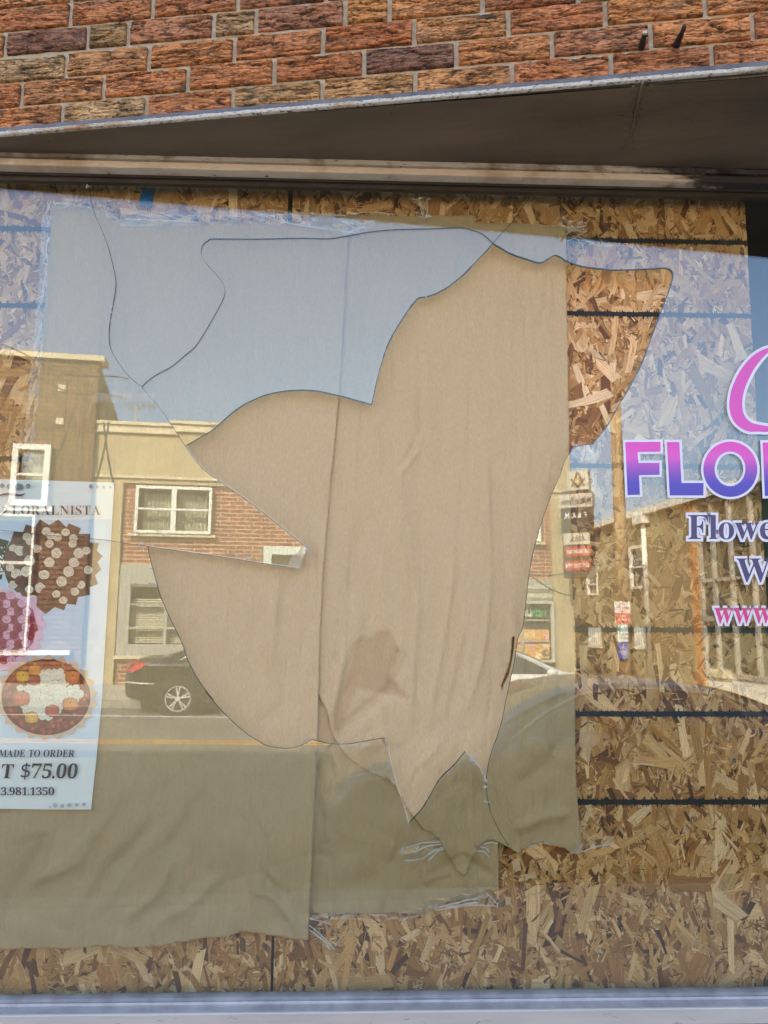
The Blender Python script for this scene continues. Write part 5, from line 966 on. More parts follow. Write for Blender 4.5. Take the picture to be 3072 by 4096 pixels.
# glue dots showing through the top and bottom margins
class Dots:
    def poly(s, px, col): F = Flat(IY); F.poly(px, col); F.mb.build('glue_dot', m_print, Po)
gd = Dots()
for i, (x, y, r, c_) in enumerate([(14, 393, 15, .30), (60, 397, 17, .30), (115, 400, 22, .31), (136, 400, 18, .30), (183, 396, 16, .30), (-30, 390, 16, .3), (588, 398, 14, .28), (630, 400, 10, .5), (672, 402, 11, .6), (715, 402, 9, .62), (290, 392, 8, .6), (318, 390, 7, .6)]):
    gd.poly([(a_ / 1.62, 1700 + b_ / 1.62) for a_, b_ in [(x + r * cos(j * .7) * rr.uniform(.85, 1.12), y + r * sin(j * .7) * rr.uniform(.85, 1.12)) for j in range(9)]], (c_, c_ * 1.05, c_ * 1.12))
for x, y, r in [(350, 827, 16), (395, 830, 14), (440, 826, 15), (485, 824, 12), (532, 820, 13), (318, 838, 8)]:
    gd.poly([l1(x + r * cos(j * .7), y + r * sin(j * .7)) for j in range(9)], (.56, .57, .58)); gd.poly([l1(x + r * .4 + r * .3 * cos(j), y - r * .2 + r * .35 * sin(j)) for j in range(6)], (.10, .10, .10) if x > 470 else (.75, .75, .76))
# ================================================================== vinyl lettering on the outer face
m_vw = pm('white_vinyl', (.66, .66, .72), .35, spec=.5)
m_pink = pm('pink_vinyl', (.66, .075, .42), .4); m_navy = pm('navy_vinyl', (.060, .042, .125), .4); m_rose = pm('rose_vinyl', (.60, .045, .20), .4)
mg, t, p = newmat('gradient_vinyl'); N = t.nodes; L = t.links
tc = N.new('ShaderNodeTexCoord'); sp = N.new('ShaderNodeSeparateXYZ'); cr_ = N.new('ShaderNodeValToRGB'); L.new(tc.outputs['Object'], sp.inputs[0])
zA, zB = onY(2500, 2000, -.003).z, onY(2500, 1762, -.003).z
mr = N.new('ShaderNodeMapRange'); L.new(sp.outputs['Z'], mr.inputs[0]); mr.inputs[1].default_value = 0; mr.inputs[2].default_value = zB - zA; L.new(mr.outputs[0], cr_.inputs[0])
e = cr_.color_ramp.elements; e[0].position = .05; e[0].color = rgb((.055, .045, .36)); e[1].position = .95; e[1].color = rgb((.68, .055, .42))
x_ = e.new(.30); x_.color = rgb((.075, .055, .42)); x_ = e.new(.52); x_.color = rgb((.28, .07, .42)); x_ = e.new(.72); x_.color = rgb((.66, .085, .48))
L.new(cr_.outputs[0], p.inputs['Base Color']); p.inputs['Roughness'].default_value = .38
def vinyl(label, letters, mat, grow, base=None, loc=None, shrink=0, cat_='window lettering'):
    root = wthing('window_lettering', label, cat_, loc if loc else onY(*letters[0][0][0], -.0032))
    letters_flat(letters, 'white_border', m_vw, root, -.0047, grow)
    letters_flat(letters, 'letter', mat, root, -.0049, -shrink, per_letter=True)
    return root
def ell(cx, cy, rx, ry, n=48): return [(cx + rx * cos(2 * pi * i / n), cy + ry * sin(2 * pi * i / n)) for i in range(n)]
Fl = [[Z9([(172, 797), (412, 795), (412, 862), (255, 865), (262, 938), (405, 938), (405, 1020), (265, 1022), (272, 1155), (188, 1158)])],
      [Z9([(455, 797), (540, 797), (555, 1075), (705, 1075), (703, 1160), (475, 1160)])],
      [Z9(ell(887, 982, 184, 188)), Z9(ell(885, 979, 105, 118))],
      [Z9([(1107, 800), (1250, 797), (1320, 815), (1360, 860), (1365, 925), (1340, 980), (1290, 1010), (1385, 1158), (1290, 1160), (1215, 1030), (1200, 1030), (1207, 1162), (1122, 1164)]), Z9([(1195, 870), (1198, 955), (1245, 950), (1272, 912), (1240, 872)])]]
vinyl('big bold letters FLO shading from pink to blue with white borders', Fl, mg, 9.5, loc=onY(2500, 2000, -.003))
vinyl('large pink script capital with a white border at the right edge', [[ribbon(Z9([(1230, 165), (1143, 172), (1058, 235), (985, 335), (935, 455), (925, 565), (950, 640), (1010, 690), (1080, 702), (1160, 705), (1240, 670)]), [6, 9, 18, 23, 25, 26, 24, 20, 14, 11, 6])]], m_pink, 11)
def z9(x, y): return (2400 + x / 1.7015, 1300 + y / 1.7015)
vinyl('dark navy serif word beginning Flowe with a white border', serif('Flowe', *z9(595, 1457), 165 / 1.7, 590 / 1.7015, gap=-.015), m_navy, 9.5)
vinyl('single dark navy serif W with a white border', serif('W', *z9(925, 1748), 160 / 1.7, 245 / 1.7015), m_navy, 9.5)
vinyl('rose red serif letters www with a white border at the right edge', serif('www', *z9(775, 2030), 155 / 1.7, 395 / 1.7015, gap=-.03), m_rose, 9)
# ================================================================== across the street (seen only in the glass)
m_cream = pm('cream_stucco', (.44, .355, .21), .9, var=.16, vscale=1.1, bump=.2, bscale=30)
m_creamlt = pm('pale_stone', (.60, .52, .36), .85, var=.10, vscale=2)
m_redbrick = brickmat('red_brick', (.31, .088, .045), (.22, .06, .033), (.46, .36, .25), .40, .10, .014)
m_tanbrick = brickmat('tan_brick', (.23, .13, .062), (.175, .095, .044), (.075, .045, .027), .46, .115, .020)
m_tanside = brickmat('side_brick', (.26, .19, .11), (.22, .16, .09), (.2, .15, .1), .3, .075, .01, axis='yz')
m_dkbrick = brickmat('soldier_brick', (.17, .10, .055), (.14, .08, .045), (.12, .08, .05), .07, .5, .012)
m_wwin = pm('white_frame', (.78, .76, .70), .45); m_gwin = pm('grey_frame', (.36, .36, .32), .5, metal=.2)
m_pane = pm('window_pane', (.045, .05, .05), .04, spec=.9)
m_curt = pm('pleated_curtain', (.56, .55, .44), .8); m_blind = pm('slat_blind', (.50, .475, .36), .6)
m_header = pm('grey_green_panel', (.36, .36, .29), .6, var=.1); m_corr = pm('white_panel', (.78, .75, .66), .5)
m_sidewall = pm('olive_stucco', (.26, .20, .105), .9, var=.22, vscale=.8, bump=.2, bscale=20)
m_orange = pm('orange_brick_pier', (.50, .22, .065), .8, var=.2, vscale=3)
m_white = pm('white_trim', (.80, .77, .68), .5, var=.06, vscale=6)
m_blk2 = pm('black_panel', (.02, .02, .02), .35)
def R(x0, y0, x1, y1, v):             # photo rectangle -> (u0,u1,z0,z1) on plane v
    a_, b_, c_, d_ = mV(x0, y0, v), mV(x1, y1, v), mV(x0, y1, v), mV(x1, y0, v)
    return ((a_[0] + c_[0]) / 2, (b_[0] + d_[0]) / 2, (b_[1] + c_[1]) / 2, (a_[1] + d_[1]) / 2)
def sbox(root, name, r, v0, v1, mat, bevel=0):
    mb = MB(); mb.box((r[0], v0, r[2]), (r[1], v1, r[3])); return mb.build(name, mat, root, 's', recalc=True, bevel=bevel)
def frame(root, name, r, v, w, d, mat, mul=(), tra=()):
    mb = MB(); u0, u1, z0, z1 = r
    mb.box((u0, v, z0), (u0 + w, v - d, z1)); mb.box((u1 - w, v, z0), (u1, v - d, z1)); mb.box((u0 + w, v, z1 - w), (u1 - w, v - d, z1)); mb.box((u0 + w, v, z0), (u1 - w, v - d, z0 + w))
    for f, ww in mul: c_ = u0 + (u1 - u0) * f; mb.box((c_ - ww / 2, v - .002, z0 + w), (c_ + ww / 2, v - d + .002, z1 - w))
    for f, ww in tra: c_ = z0 + (z1 - z0) * f; mb.box((u0 + w, v - .003, c_ - ww / 2), (u1 - w, v - d + .003, c_ + ww / 2))
    return mb.build(name, mat, root, 's', recalc=True)
def kid(root, par, mb, name, mat):    # sub-part: built in the root's frame, parented to the part
    o = mb.build(name, mat, root, 's', recalc=True); o.parent = par; return o
def kbox(root, par, name, r, v0, v1, mat):
    mb = MB(); mb.box((r[0], v0, r[2]), (r[1], v1, r[3])); return kid(root, par, mb, name, mat)
def slats(mb, r, v, pitch, vert=False, d=.012):
    if vert:
        n = int((r[1] - r[0]) / pitch)
        for i in range(n): u = r[0] + (r[1] - r[0]) * i / n; mb.prism([(u, v, r[2]), (u + pitch * .5, v - d, r[2]), (u + pitch, v, r[2])], (0, 0, r[3] - r[2]))
    else:
        n = int((r[3] - r[2]) / pitch)
        for i in range(n): z = r[2] + (r[3] - r[2]) * i / n; mb.prism([(r[0], v, z), (r[0], v - d, z + pitch * .45), (r[0], v + .002, z + pitch * .9)], (r[1] - r[0], 0, 0))
    return mb
# ---- cream and red brick building
V = VF
uL, zT = mV(375, 1681, V); uL -= .02; uR = mV(2307, 2718, V)[0]
zT = mV(530, 1687, V)[1]
Cr = sthing('cream_building', 'two storey cream stucco building with red brick panels and a flat cornice', 'building', (uL + uR) / 2, V + .1)
W1 = R(543, 1944, 849, 2132, V); W2 = (3.42 - 3.3, 0, 0, 0)
zl = mV(600, 1906, V)[1]; zpt_ = mV(481, 1927, V)[1]; zpb = mV(485, 2255, V)[1]
pL = mV(481, 2200, V)[0]; pR = mV(2212, 2300, V)[0]
zs1 = mV(487, 2345, V)[1]; zs0 = mV(487, 2622, V)[1]; zhd = mV(487, 2292, V)[1]
dW = R(1049, 2188, 1420, 2700, V)
S1 = (pL + .03, pL + 2.35, zs0, zhd); S2r = R(1700, 2404, 2215, 2650, V); zh2 = mV(2210, 2317, V)[1]
S2 = (S2r[1] - 2.9, S2r[1], S2r[2], S2r[3]); dR = (dW[0], dW[0] + 1.5, gz(dW[0]) - .2, dW[3])
W2r = (mV(2162, 2170, V)[0] - (W1[1] - W1[0]), mV(2162, 2170, V)[0], W1[2], W1[3])
wl = MB(); wallgrid(wl, uL, uR, -1, zT - .02, [(pL, pR, -2, zpt_)], V, .3)
wl.build('wall', m_cream, Cr, 's', recalc=True)
bw_ = MB(); wallgrid(bw_, pL, pR, -1, zpt_, [W1, W2r, S1, (S1[0], S1[1], zhd, zpb), (S2[0], S2[1], S2[2], zh2), dR], V + .09, .3)
bw_.build('brick_panel', m_redbrick, Cr, 's', recalc=True)
sbox(Cr, 'back_mass', (uL, uR, -1.2, zT - .4), V + .75, V + 9, m_cream)
cn = MB(); zc1 = mV(530, 1699, V)[1]; zc2 = mV(530, 1730, V)[1]
cn.box((uL - .03, V - .10, zc1), (uR + .03, V + .3, zT)); cn.box((uL, V - .05, zc2 + .04), (uR, V + .02, zc1)); cn.box((uL, V - .075, zc2), (uR, V + .02, zc2 + .04))
cn.box((uL, V - .05, zl - .04), (uR, V + .01, zl + .03)); cn.build('cornice', m_creamlt, Cr, 's', recalc=True)
for r in (W1, W2r):
    o = frame(Cr, 'window', r, V + .03, .07, .10, m_wwin, mul=[(.5, .12)], tra=[(.51, .045)])
    mb = MB(); mb.box((r[0] + .05, V + .07, r[2] + .05), (r[1] - .05, V + .078, r[3] - .05)); kid(Cr, o, mb, 'pane', glassmat('upper_pane', (.9, .92, .9), .06))
    mb = MB(); slats(mb, (r[0] + .16, (r[0] + r[1]) / 2 - .08, r[2] + .06, r[3] - .16), V + .22, .085, True, .03); slats(mb, ((r[0] + r[1]) / 2 + .08, r[1] - .1, r[2] + .06, r[3] - .16), V + .22, .085, True, .03); kid(Cr, o, mb, 'curtain', m_curt)
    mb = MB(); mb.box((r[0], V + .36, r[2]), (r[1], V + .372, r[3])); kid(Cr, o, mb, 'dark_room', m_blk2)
    mb = MB(); mb.box((r[0] - .12, V - .04, r[2] - .075), (r[1] + .12, V + .1, r[2] - .003)); kid(Cr, o, mb, 'sill', m_creamlt)
# left shop window with blinds
o = frame(Cr, 'shop_front', S1, V + .10, .26, .12, m_gwin, mul=[(.47, .07)], tra=[(.33, .05), (.62, .04)])
zb_ = zs1
kbox(Cr, o, 'header_panel', (S1[0], S1[1], zhd, zpb - .002), V + .02, V + .3, m_header)
mb = MB(); slats(mb, (S1[0], S1[1], zs1, zhd - .002), V + .05, .15, False, .06); mb.box((S1[0], V + .055, zs1), (S1[1], V + .2, zhd - .002)); kid(Cr, o, mb, 'awning_panel', m_corr)
mb = MB(); slats(mb, (S1[0] + .28, S1[1] - .28, S1[2] + .27, zs1 - .28), V + .20, .052, False, .03); kid(Cr, o, mb, 'blind', m_blind)
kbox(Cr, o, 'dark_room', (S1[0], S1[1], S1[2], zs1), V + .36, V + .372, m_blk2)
kbox(Cr, o, 'sill', (S1[0] - .04, S1[1] + .04, S1[2] - .08, S1[2] - .002), V - .02, V + .1, m_creamlt)
# middle doorway: pale green surround, cream panel inside
o = frame(Cr, 'doorway', dR, V + .0, .20, .2, pm('pale_green_frame', (.62, .68, .60), .5)); kbox(Cr, o, 'transom_panel', (dR[0] + .2, dR[1] - .2, dR[3] - .62, dR[3] - .2), V + .12, V + .16, m_creamlt)
kbox(Cr, o, 'door', (dR[0] + .2, dR[1] - .2, dR[2], dR[3] - .64), V + .14, V + .2, m_gwin)
# right shop window
o = frame(Cr, 'shop_front', S2, V + .05, .06, .12, pm('pale_grey_frame', (.50, .49, .43), .5), mul=[(.55, .06)])
zbar = mV(2150, 2481, V)[1]; zpo = mV(2150, 2518, V)[1]; zpm = mV(2150, 2567, V)[1]; umu = mV(2092, 2560, V)[0]
mb = MB()
for zz in (zbar, zpm): mb.box((S2[0] + .09, V + .03, zz - .02), (S2[1] - .09, V + .1, zz + .02))
mb.box((umu - .03, V + .031, S2[2] + .09), (umu + .03, V + .1, zpo)); kid(Cr, o, mb, 'glazing_bar', m_gwin)
mb = MB(); slats(mb, (S2[0], S2[1], S2[3], zh2 - .12), V + .03, .22, False, .05); mb.box((S2[0], V + .04, S2[3] + .002), (S2[1], V + .2, zh2 - .002)); kid(Cr, o, mb, 'header_panel', m_header)
kbox(Cr, o, 'dark_glass', (S2[0], S2[1], zpo, S2[3]), V + .11, V + .12, m_pane)
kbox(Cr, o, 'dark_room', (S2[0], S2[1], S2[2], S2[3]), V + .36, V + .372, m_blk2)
m_vc = pm('printed_colours', (.8, .8, .8), .5, attr='Col')
def sign_text(root, par, txt, r, v, mat, name='lettering'):   # reads from the shop side: text runs towards -u
    vs, fs, xa, xb = sans(txt); sc_ = (r[3] - r[2]) / .72; kx = (r[1] - r[0]) / (xb - xa)
    mb = MB(); mb.add([(r[1] - (x - xa) * kx, v, r[2] + y * sc_) for x, y in vs], fs); return kid(root, par, mb, name, mat)
rA, rB = mV(2196, 2419, V), mV(2104, 2465, V)
mgn = pm('green_sign', (.06, .48, .20), .5); full = rA[0] - rB[0]
sign_text(Cr, o, 'TIEN', (rB[0] + full * .30, rA[0], rB[1], rA[1]), V + .10, mgn)
sign_text(Cr, o, 'DA', (rB[0] - full * .12, rB[0] + full * .28, rB[1], rA[1]), V + .10, m_white)
mb = MB(); rr = random.Random(8)
mb.box((S2[0] + .1, V + .075, S2[2] + .09), (S2[1] - .1, V + .09, zpo), (.60, .34, .12)); kk = 0
for j in range(4):
    for i in range(12):
        cu, cz = S2[1] - .18 - i * .22 + rr.uniform(-.05, .05), S2[2] + .18 + j * .24 + rr.uniform(-.05, .05); r_ = rr.uniform(.10, .145); kk += 1
        if cz > zpo - .05: continue
        c_ = rr.choice([(.66, .35, .10), (.72, .45, .16), (.78, .30, .36), (.58, .28, .08), (.74, .52, .24), (.10, .05, .035)]); y_ = V + .0745 - kk * .0002
        mb.poly([(cu + r_ * cos(a_ * .4), y_, cz + r_ * .8 * sin(a_ * .4)) for a_ in range(16)], tuple(x * .6 for x in c_))
        mb.poly([(cu + r_ * .92 * cos(a_ * .4), y_ - .0001, cz + .012 + r_ * .7 * sin(a_ * .4)) for a_ in range(16)], c_)
        if c_[0] > .7 and c_[2] > .3 or c_[0] < .2: mb.poly([(cu + r_ * .25 * cos(a_ * .6), y_ - .00015, cz + r_ * .2 * sin(a_ * .6)) for a_ in range(11)], (.25, .12, .05))
        if c_[0] < .2 or rr.random() < .3:
            for q_ in range(4): mb.poly([(cu - r_ * .8 + q_ * r_ * .42, y_ - .00016, cz - r_ * .4), (cu - r_ * .7 + q_ * r_ * .42, y_ - .00016, cz - r_ * .4), (cu - r_ * .4 + q_ * r_ * .42, y_ - .00016, cz + r_ * .5), (cu - r_ * .5 + q_ * r_ * .42, y_ - .00016, cz + r_ * .5)], (.80, .70, .55))
kid(Cr, o, mb, 'pastry_poster', m_vc)
# antenna on its roof
au, az0 = mV(545, 1690, V + 4); az1 = mV(545, 1630, V + 4)[1]; at = sthing('roof_antenna', 'thin television antenna standing on the cream building roof', 'antenna', au, V + 4, zT - .4)
mb = MB(); mb.tube([(au, V + 4, zT - .45), (au, V + 4, az1 + .05)], .035, 8); mb.build('mast', m_gwin, at, 's')
mb = MB(); mb.tube([(au - .3, V + 4, az1), (au + .55, V + 4, az1 + .12)], .02, 6)
for k in range(6): mb.tube([(au - .25 + k * .15, V + 3.7, az1 + k * .02), (au - .25 + k * .15, V + 4.3, az1 + k * .02)], .012, 5)
mb.build('boom', m_gwin, at, 's')
# ---- tan brick building on the left
Vb = VF - .12; uC = mV(392, 1600, Vb)[0]; zR = mV(270, 1437, Vb)[1]
Tb = sthing('tan_brick_building', 'taller tan brick building with stone blocks and a white sash window', 'building', uC - 3, Vb + .3)
ww = R(53, 1778, 205, 2022, Vb); gf = (-15.0, mV(148, 2100, Vb)[0] - .0, gz(-5) + .5, mV(148, 2058, Vb)[1])
gf = (uC - 6.5, gf[1], mV(148, 2610, Vb)[1], gf[3])
wl = MB(); wallgrid(wl, uC - 9, uC, -1, zR, [ww, gf], Vb, .32); wl.build('wall', m_tanbrick, Tb, 's', recalc=True)
vE, zE = mU(478, 1681, uC); mb = MB(); mb.prism([(uC - .06, Vb + .33, -1), (uC - .06, vE + 2, -1), (uC - .06, vE + 2, zE - 1.0), (uC - .06, vE, zE), (uC - .06, Vb + .33, zR - .1)], (.055, 0, 0)); mb.prism([(uC - 9, Vb + .4, -1), (uC - 9, vE + 2, -1), (uC - 9, vE + 2, zE - 1.2), (uC - 9, Vb + .4, zR - 1.6)], (8.9, 0, 0)); mb.build('side_wall', m_tanside, Tb, 's', recalc=True)
sbox(Tb, 'coping', (uC - 9.1, uC + .12, zR, zR + .13), Vb - .10, Vb + .5, m_creamlt)
pil = MB()
for a_, b_ in ((760, 800), (873, 905)):
    r = R(a_ / 2.37, 1400 + 160 / 2.37, b_ / 2.37, 1400 + 1230 / 2.37, Vb); pil.box((r[0], Vb - .012, 1), (r[1], Vb + .01, r[3]))
for y0, y1 in ((318, 388), (637, 702)): r = R(-400, 1400 + y0 / 2.37, 555 / 2.37, 1400 + y1 / 2.37, Vb); pil.box((r[0], Vb - .014, r[2]), (r[1], Vb + .01, r[3]))
r = R(545 / 2.37, 1400 + 392 / 2.37, 630 / 2.37, 1400 + 636 / 2.37, Vb); pil.box((r[0], Vb - .014, r[2]), (r[1], Vb + .01, r[3]))
r = R(800 / 2.37, 1400 + 165 / 2.37, 870 / 2.37, 1400 + 240 / 2.37, Vb); pil.box((r[0], Vb - .014, r[2]), (r[1], Vb + .01, r[3]))
pil.build('soldier_band', m_dkbrick, Tb, 's', recalc=True)
for x0, y0, x1, y1 in ((558, 325, 635, 390), (540, 640, 615, 705)):
    r = R(x0 / 2.37, 1400 + y0 / 2.37, x1 / 2.37, 1400 + y1 / 2.37, Vb); sbox(Tb, 'stone_block', r, Vb - .05, Vb + .02, m_creamlt, .015)
o = frame(Tb, 'window', ww, Vb - .03, .13, .12, m_white, tra=[(.50, .06)])
mb = MB(); mb.box((ww[0] + .1, Vb + .08, ww[2] + .1), (ww[1] - .1, Vb + .09, ww[3] - .1)); kid(Tb, o, mb, 'pane', glassmat('sash_pane', (.9, .92, .9), .09))
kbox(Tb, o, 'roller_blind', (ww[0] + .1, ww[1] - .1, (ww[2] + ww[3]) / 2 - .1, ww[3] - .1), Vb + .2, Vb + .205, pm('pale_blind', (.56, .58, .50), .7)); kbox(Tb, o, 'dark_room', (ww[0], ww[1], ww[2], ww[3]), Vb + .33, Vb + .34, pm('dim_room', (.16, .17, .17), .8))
kbox(Tb, o, 'sill', (ww[0] - .1, ww[1] + .1, ww[2] - .12, ww[2] - .003), Vb - .08, Vb + .1, m_white)
o = frame(Tb, 'shop_front', gf, Vb - .02, .05, .14, m_white, mul=[(.5, .05)], tra=[(.64, .07)])
kbox(Tb, o, 'pane', (gf[0] + .06, gf[1] - .06, gf[2] + .06, gf[3] - .06), Vb + .09, Vb + .10, glassmat('shop_pane', (.9, .92, .9), .08)); kbox(Tb, o, 'backing_panel', gf, Vb + .34, Vb + .35, pm('dim_backing', (.13, .135, .14), .7, var=.3, vscale=1.5))
r = R(-300, 2601, 284, 2620, Vb); kbox(Tb, o, 'sill', (gf[0] - .2, r[1], r[2], r[3]), Vb - .16, Vb - .025, m_white)
# ---- olive side-street building with the window wall
hE = 3.42
def eave(x, y):
    d = mray(x, y); t = hE / d.z; P = CM + d * t; return (P - OR).dot(Bv), (P - OR).dot(Nv)
e0, e1 = eave(2340, 2126), eave(3072, 1923); zE_ = CM.z + hE
dx, dv = e1[0] - e0[0], e1[1] - e0[1]; Lw = hypot(dx, dv); du, dvv = dx / Lw, dv / Lw
Sb = thing('side_street_building', 'low olive building receding along the side street with a tall window wall', 'building')
ang = atan2((Bv * du + Nv * dvv).y, (Bv * du + Nv * dvv).x)
Sb.location = st(e0[0], e0[1], gz(5) - .1); Sb.rotation_euler = (0, 0, ang)
# local frame: x along the wall towards us, z up, +y = into the building or out of it; find the outward side
perp = Vector((-sin(ang), cos(ang), 0)); mid = st((e0[0] + e1[0]) / 2, (e0[1] + e1[1]) / 2, 0); OUT = 1 if (Vector((0, -1, 0)) * 0 + (CM * 0 + st(0, 12, 0)) - mid).dot(perp) > 0 else -1
def wq(x, y):       # photo -> (along, height) on that wall
    P0 = st(e0[0], e0[1], 0); nrm = perp; d = mray(x, y)
    # intersect in the mirrored world: street things are real, so mirror-ray == ray from CM
    t = (P0 - CM).dot(nrm) / d.dot(nrm); P = CM + d * t; return (P - P0).dot(Vector((cos(ang), sin(ang), 0))), P.z - Sb.location.z
def lbox(name, a, b, mat, par=None, o0=0, o1=.05, bev=0):
    mb = MB(); mb.box((a[0], OUT * o0, a[1]), (b[0], OUT * o1, b[1])); o = mb.build(name, mat, None, None, recalc=True, bevel=bev); o.parent = par or Sb; return o
H_ = zE_ - Sb.location.z
xg = wq(2741 + 20, 2100)[0]; xg2 = wq(2795, 2150)[0]; Lx = wq(3072, 1960)[0] + 4
holes = []; wins = []
for (x0, y0, x1, y1) in ((2523, 2176, 2580, 2358), (2350, 2291, 2390, 2383)):
    a_, b_ = wq(x0, y1), wq(x1, y0); holes.append((a_[0], b_[0], a_[1], b_[1])); wins.append(holes[-1])
vents = []
for (x0, y0, x1, y1) in ((2358, 2510, 2402, 2578), (2542, 2510, 2596, 2583)):
    a_, b_ = wq(x0, y1), wq(x1, y0); holes.append((a_[0], b_[0], a_[1], b_[1])); vents.append(holes[-1])
zsp = wq(2860, 2320)[1]; zlo = wq(2860, 2475)[1]; zgl = .5
wl = MB(); us = -5.0
wallgrid(wl, -5, xg, -1, H_ - .02, holes, 0, -OUT * .3); wl.build('wall', m_sidewall, None, None, recalc=True).parent = Sb
lbox('brick_pier', (xg, -1), (xg2, H_ - .02), m_orange, o0=-.3, o1=.08)
lbox('eave_board', (-5, H_ - .02), (Lx + .3, H_ + .20), m_white, o0=-.3, o1=.22)
lbox('roof_deck', (-5, H_ + .02), (Lx + .3, H_ + .1), m_header, o0=-8, o1=-.3)
lbox('back_mass', (-5, -1), (Lx, H_ - .1), m_sidewall, o0=-8, o1=-1.2)
for r in wins:
    mb = MB(); o1, o2 = OUT * .03, -OUT * .08; w = .09
    for b0, b1 in (((r[0], r[2]), (r[0] + w, r[3])), ((r[1] - w, r[2]), (r[1], r[3])), ((r[0] + w, r[3] - w), (r[1] - w, r[3])), ((r[0] + w, r[2]), (r[1] - w, r[2] + w)), ((r[0] + w, (r[2] + r[3]) / 2 - .03), (r[1] - w, (r[2] + r[3]) / 2 + .03))): mb.box((b0[0], o1, b0[1]), (b1[0], o2, b1[1]))
    o = mb.build('window', m_white, None, None, recalc=True); o.parent = Sb; lbox('pane', (r[0], r[2]), (r[1], r[3]), m_pane, o, -.12, -.10)
for r in vents:
    mb = MB(); n = 6
    for k in range(n + 1): x_ = r[0] + (r[1] - r[0]) * k / n; mb.box((x_ - .04, OUT * .02, r[2]), (x_ + .04, -OUT * .06, r[3]))
    mb.box((r[0] - .1, OUT * .04, r[2] - .1), (r[1] + .1, -OUT * .06, r[2])); o = mb.build('barred_vent', m_white, None, None, recalc=True); o.parent = Sb; lbox('pane', (r[0], r[2]), (r[1], r[3]), m_blk2, o, -.12, -.10)
dA, dB = wq(2585, 2075), wq(2617, 2690)
mb = MB(); mb.tube([(dA[0], OUT * .12, H_ - .25), (dB[0], OUT * .12, -.2)], .085, 10); mb.box((dA[0] - .35, OUT * .02, H_ - .30), (dA[0] + .25, OUT * .30, H_ - .05)); o = mb.build('downspout', m_white, None, None, recalc=True); o.parent = Sb
# window wall with mullions
ge = MB(); mxs = []
for px_ in (2800, 2853, 2923, 3011): mxs.append(wq(px_, 2200)[0])
stp = mxs[-1] - mxs[-2]; x_ = mxs[-1]
while x_ + stp < Lx: x_ += stp; mxs.append(x_)
for x_ in mxs: ge.box((x_ - .035, OUT * .06, zgl), (x_ + .05, -OUT * .1, H_ - .03))
for z_, h_ in ((H_ - .12, .1), (H_ * .80, .05), (zsp, .09), (zlo, .14), (zgl, .12)): ge.box((xg2 + .002, OUT * .065, z_ - h_ / 2), (Lx, -OUT * .1, z_ + h_ / 2))
o = ge.build('window_wall', pm('dull_white_metal', (.36, .345, .30), .5), None, None, recalc=True); o.parent = Sb
lbox('pane', (xg2, zgl), (Lx, H_ - .02), pm('green_glass', (.03, .055, .045), .05, spec=.9), o, -.07, -.05)
lbox('dado', (xg2, -1), (Lx, zgl - .07), m_white, o, -.2, .02); lbox('sign_band', (wq(2838, 2690)[0], wq(2838, 2705)[1]), (wq(2935, 2690)[0], wq(2935, 2682)[1]), m_creamlt, o, .07, .09)
# ---- street sign pole with parking plates
Vp = KERB_F + .55; pu = mV(2489, 2300, Vp)[0]
Pl = sthing('utility_pole', 'tall weathered wooden utility pole standing on the far kerb', 'pole', pu, Vp)
mb = MB(); mb.tube([(pu, Vp, gz(pu) - .3), (pu, Vp, 4), (pu, Vp, 9.2)], [.16, .14, .11], 14); mb.build('post', pm('weathered_wood', (.30, .20, .10), .9, var=.3, vscale=3, vstretch=(6, 6, .4)), Pl, 's')
mb = MB(); mb.box((pu - 1.1, Vp - .06, 8.5), (pu + 1.1, Vp + .06, 8.62)); mb.build('crossarm', m_gwin, Pl, 's', recalc=True)
Vs = Vp - .2
plates = [('white and red no parking plate, topmost on the pole', (2460, 2407, 2523, 2496), 'np'), ('small green and white parking plate below the red one', (2471, 2498, 2512, 2567), 'gr'), ('blue disabled parking plate, lowest on the pole', (2474, 2568, 2514, 2636), 'bl')]
m_red = pm('sign_red', (.55, .03, .025), .45); m_sw = pm('sign_white', (.78, .78, .76), .45); m_blue = pm('sign_blue', (.03, .08, .42), .45); m_grn = pm('sign_green', (.02, .26, .13), .45)
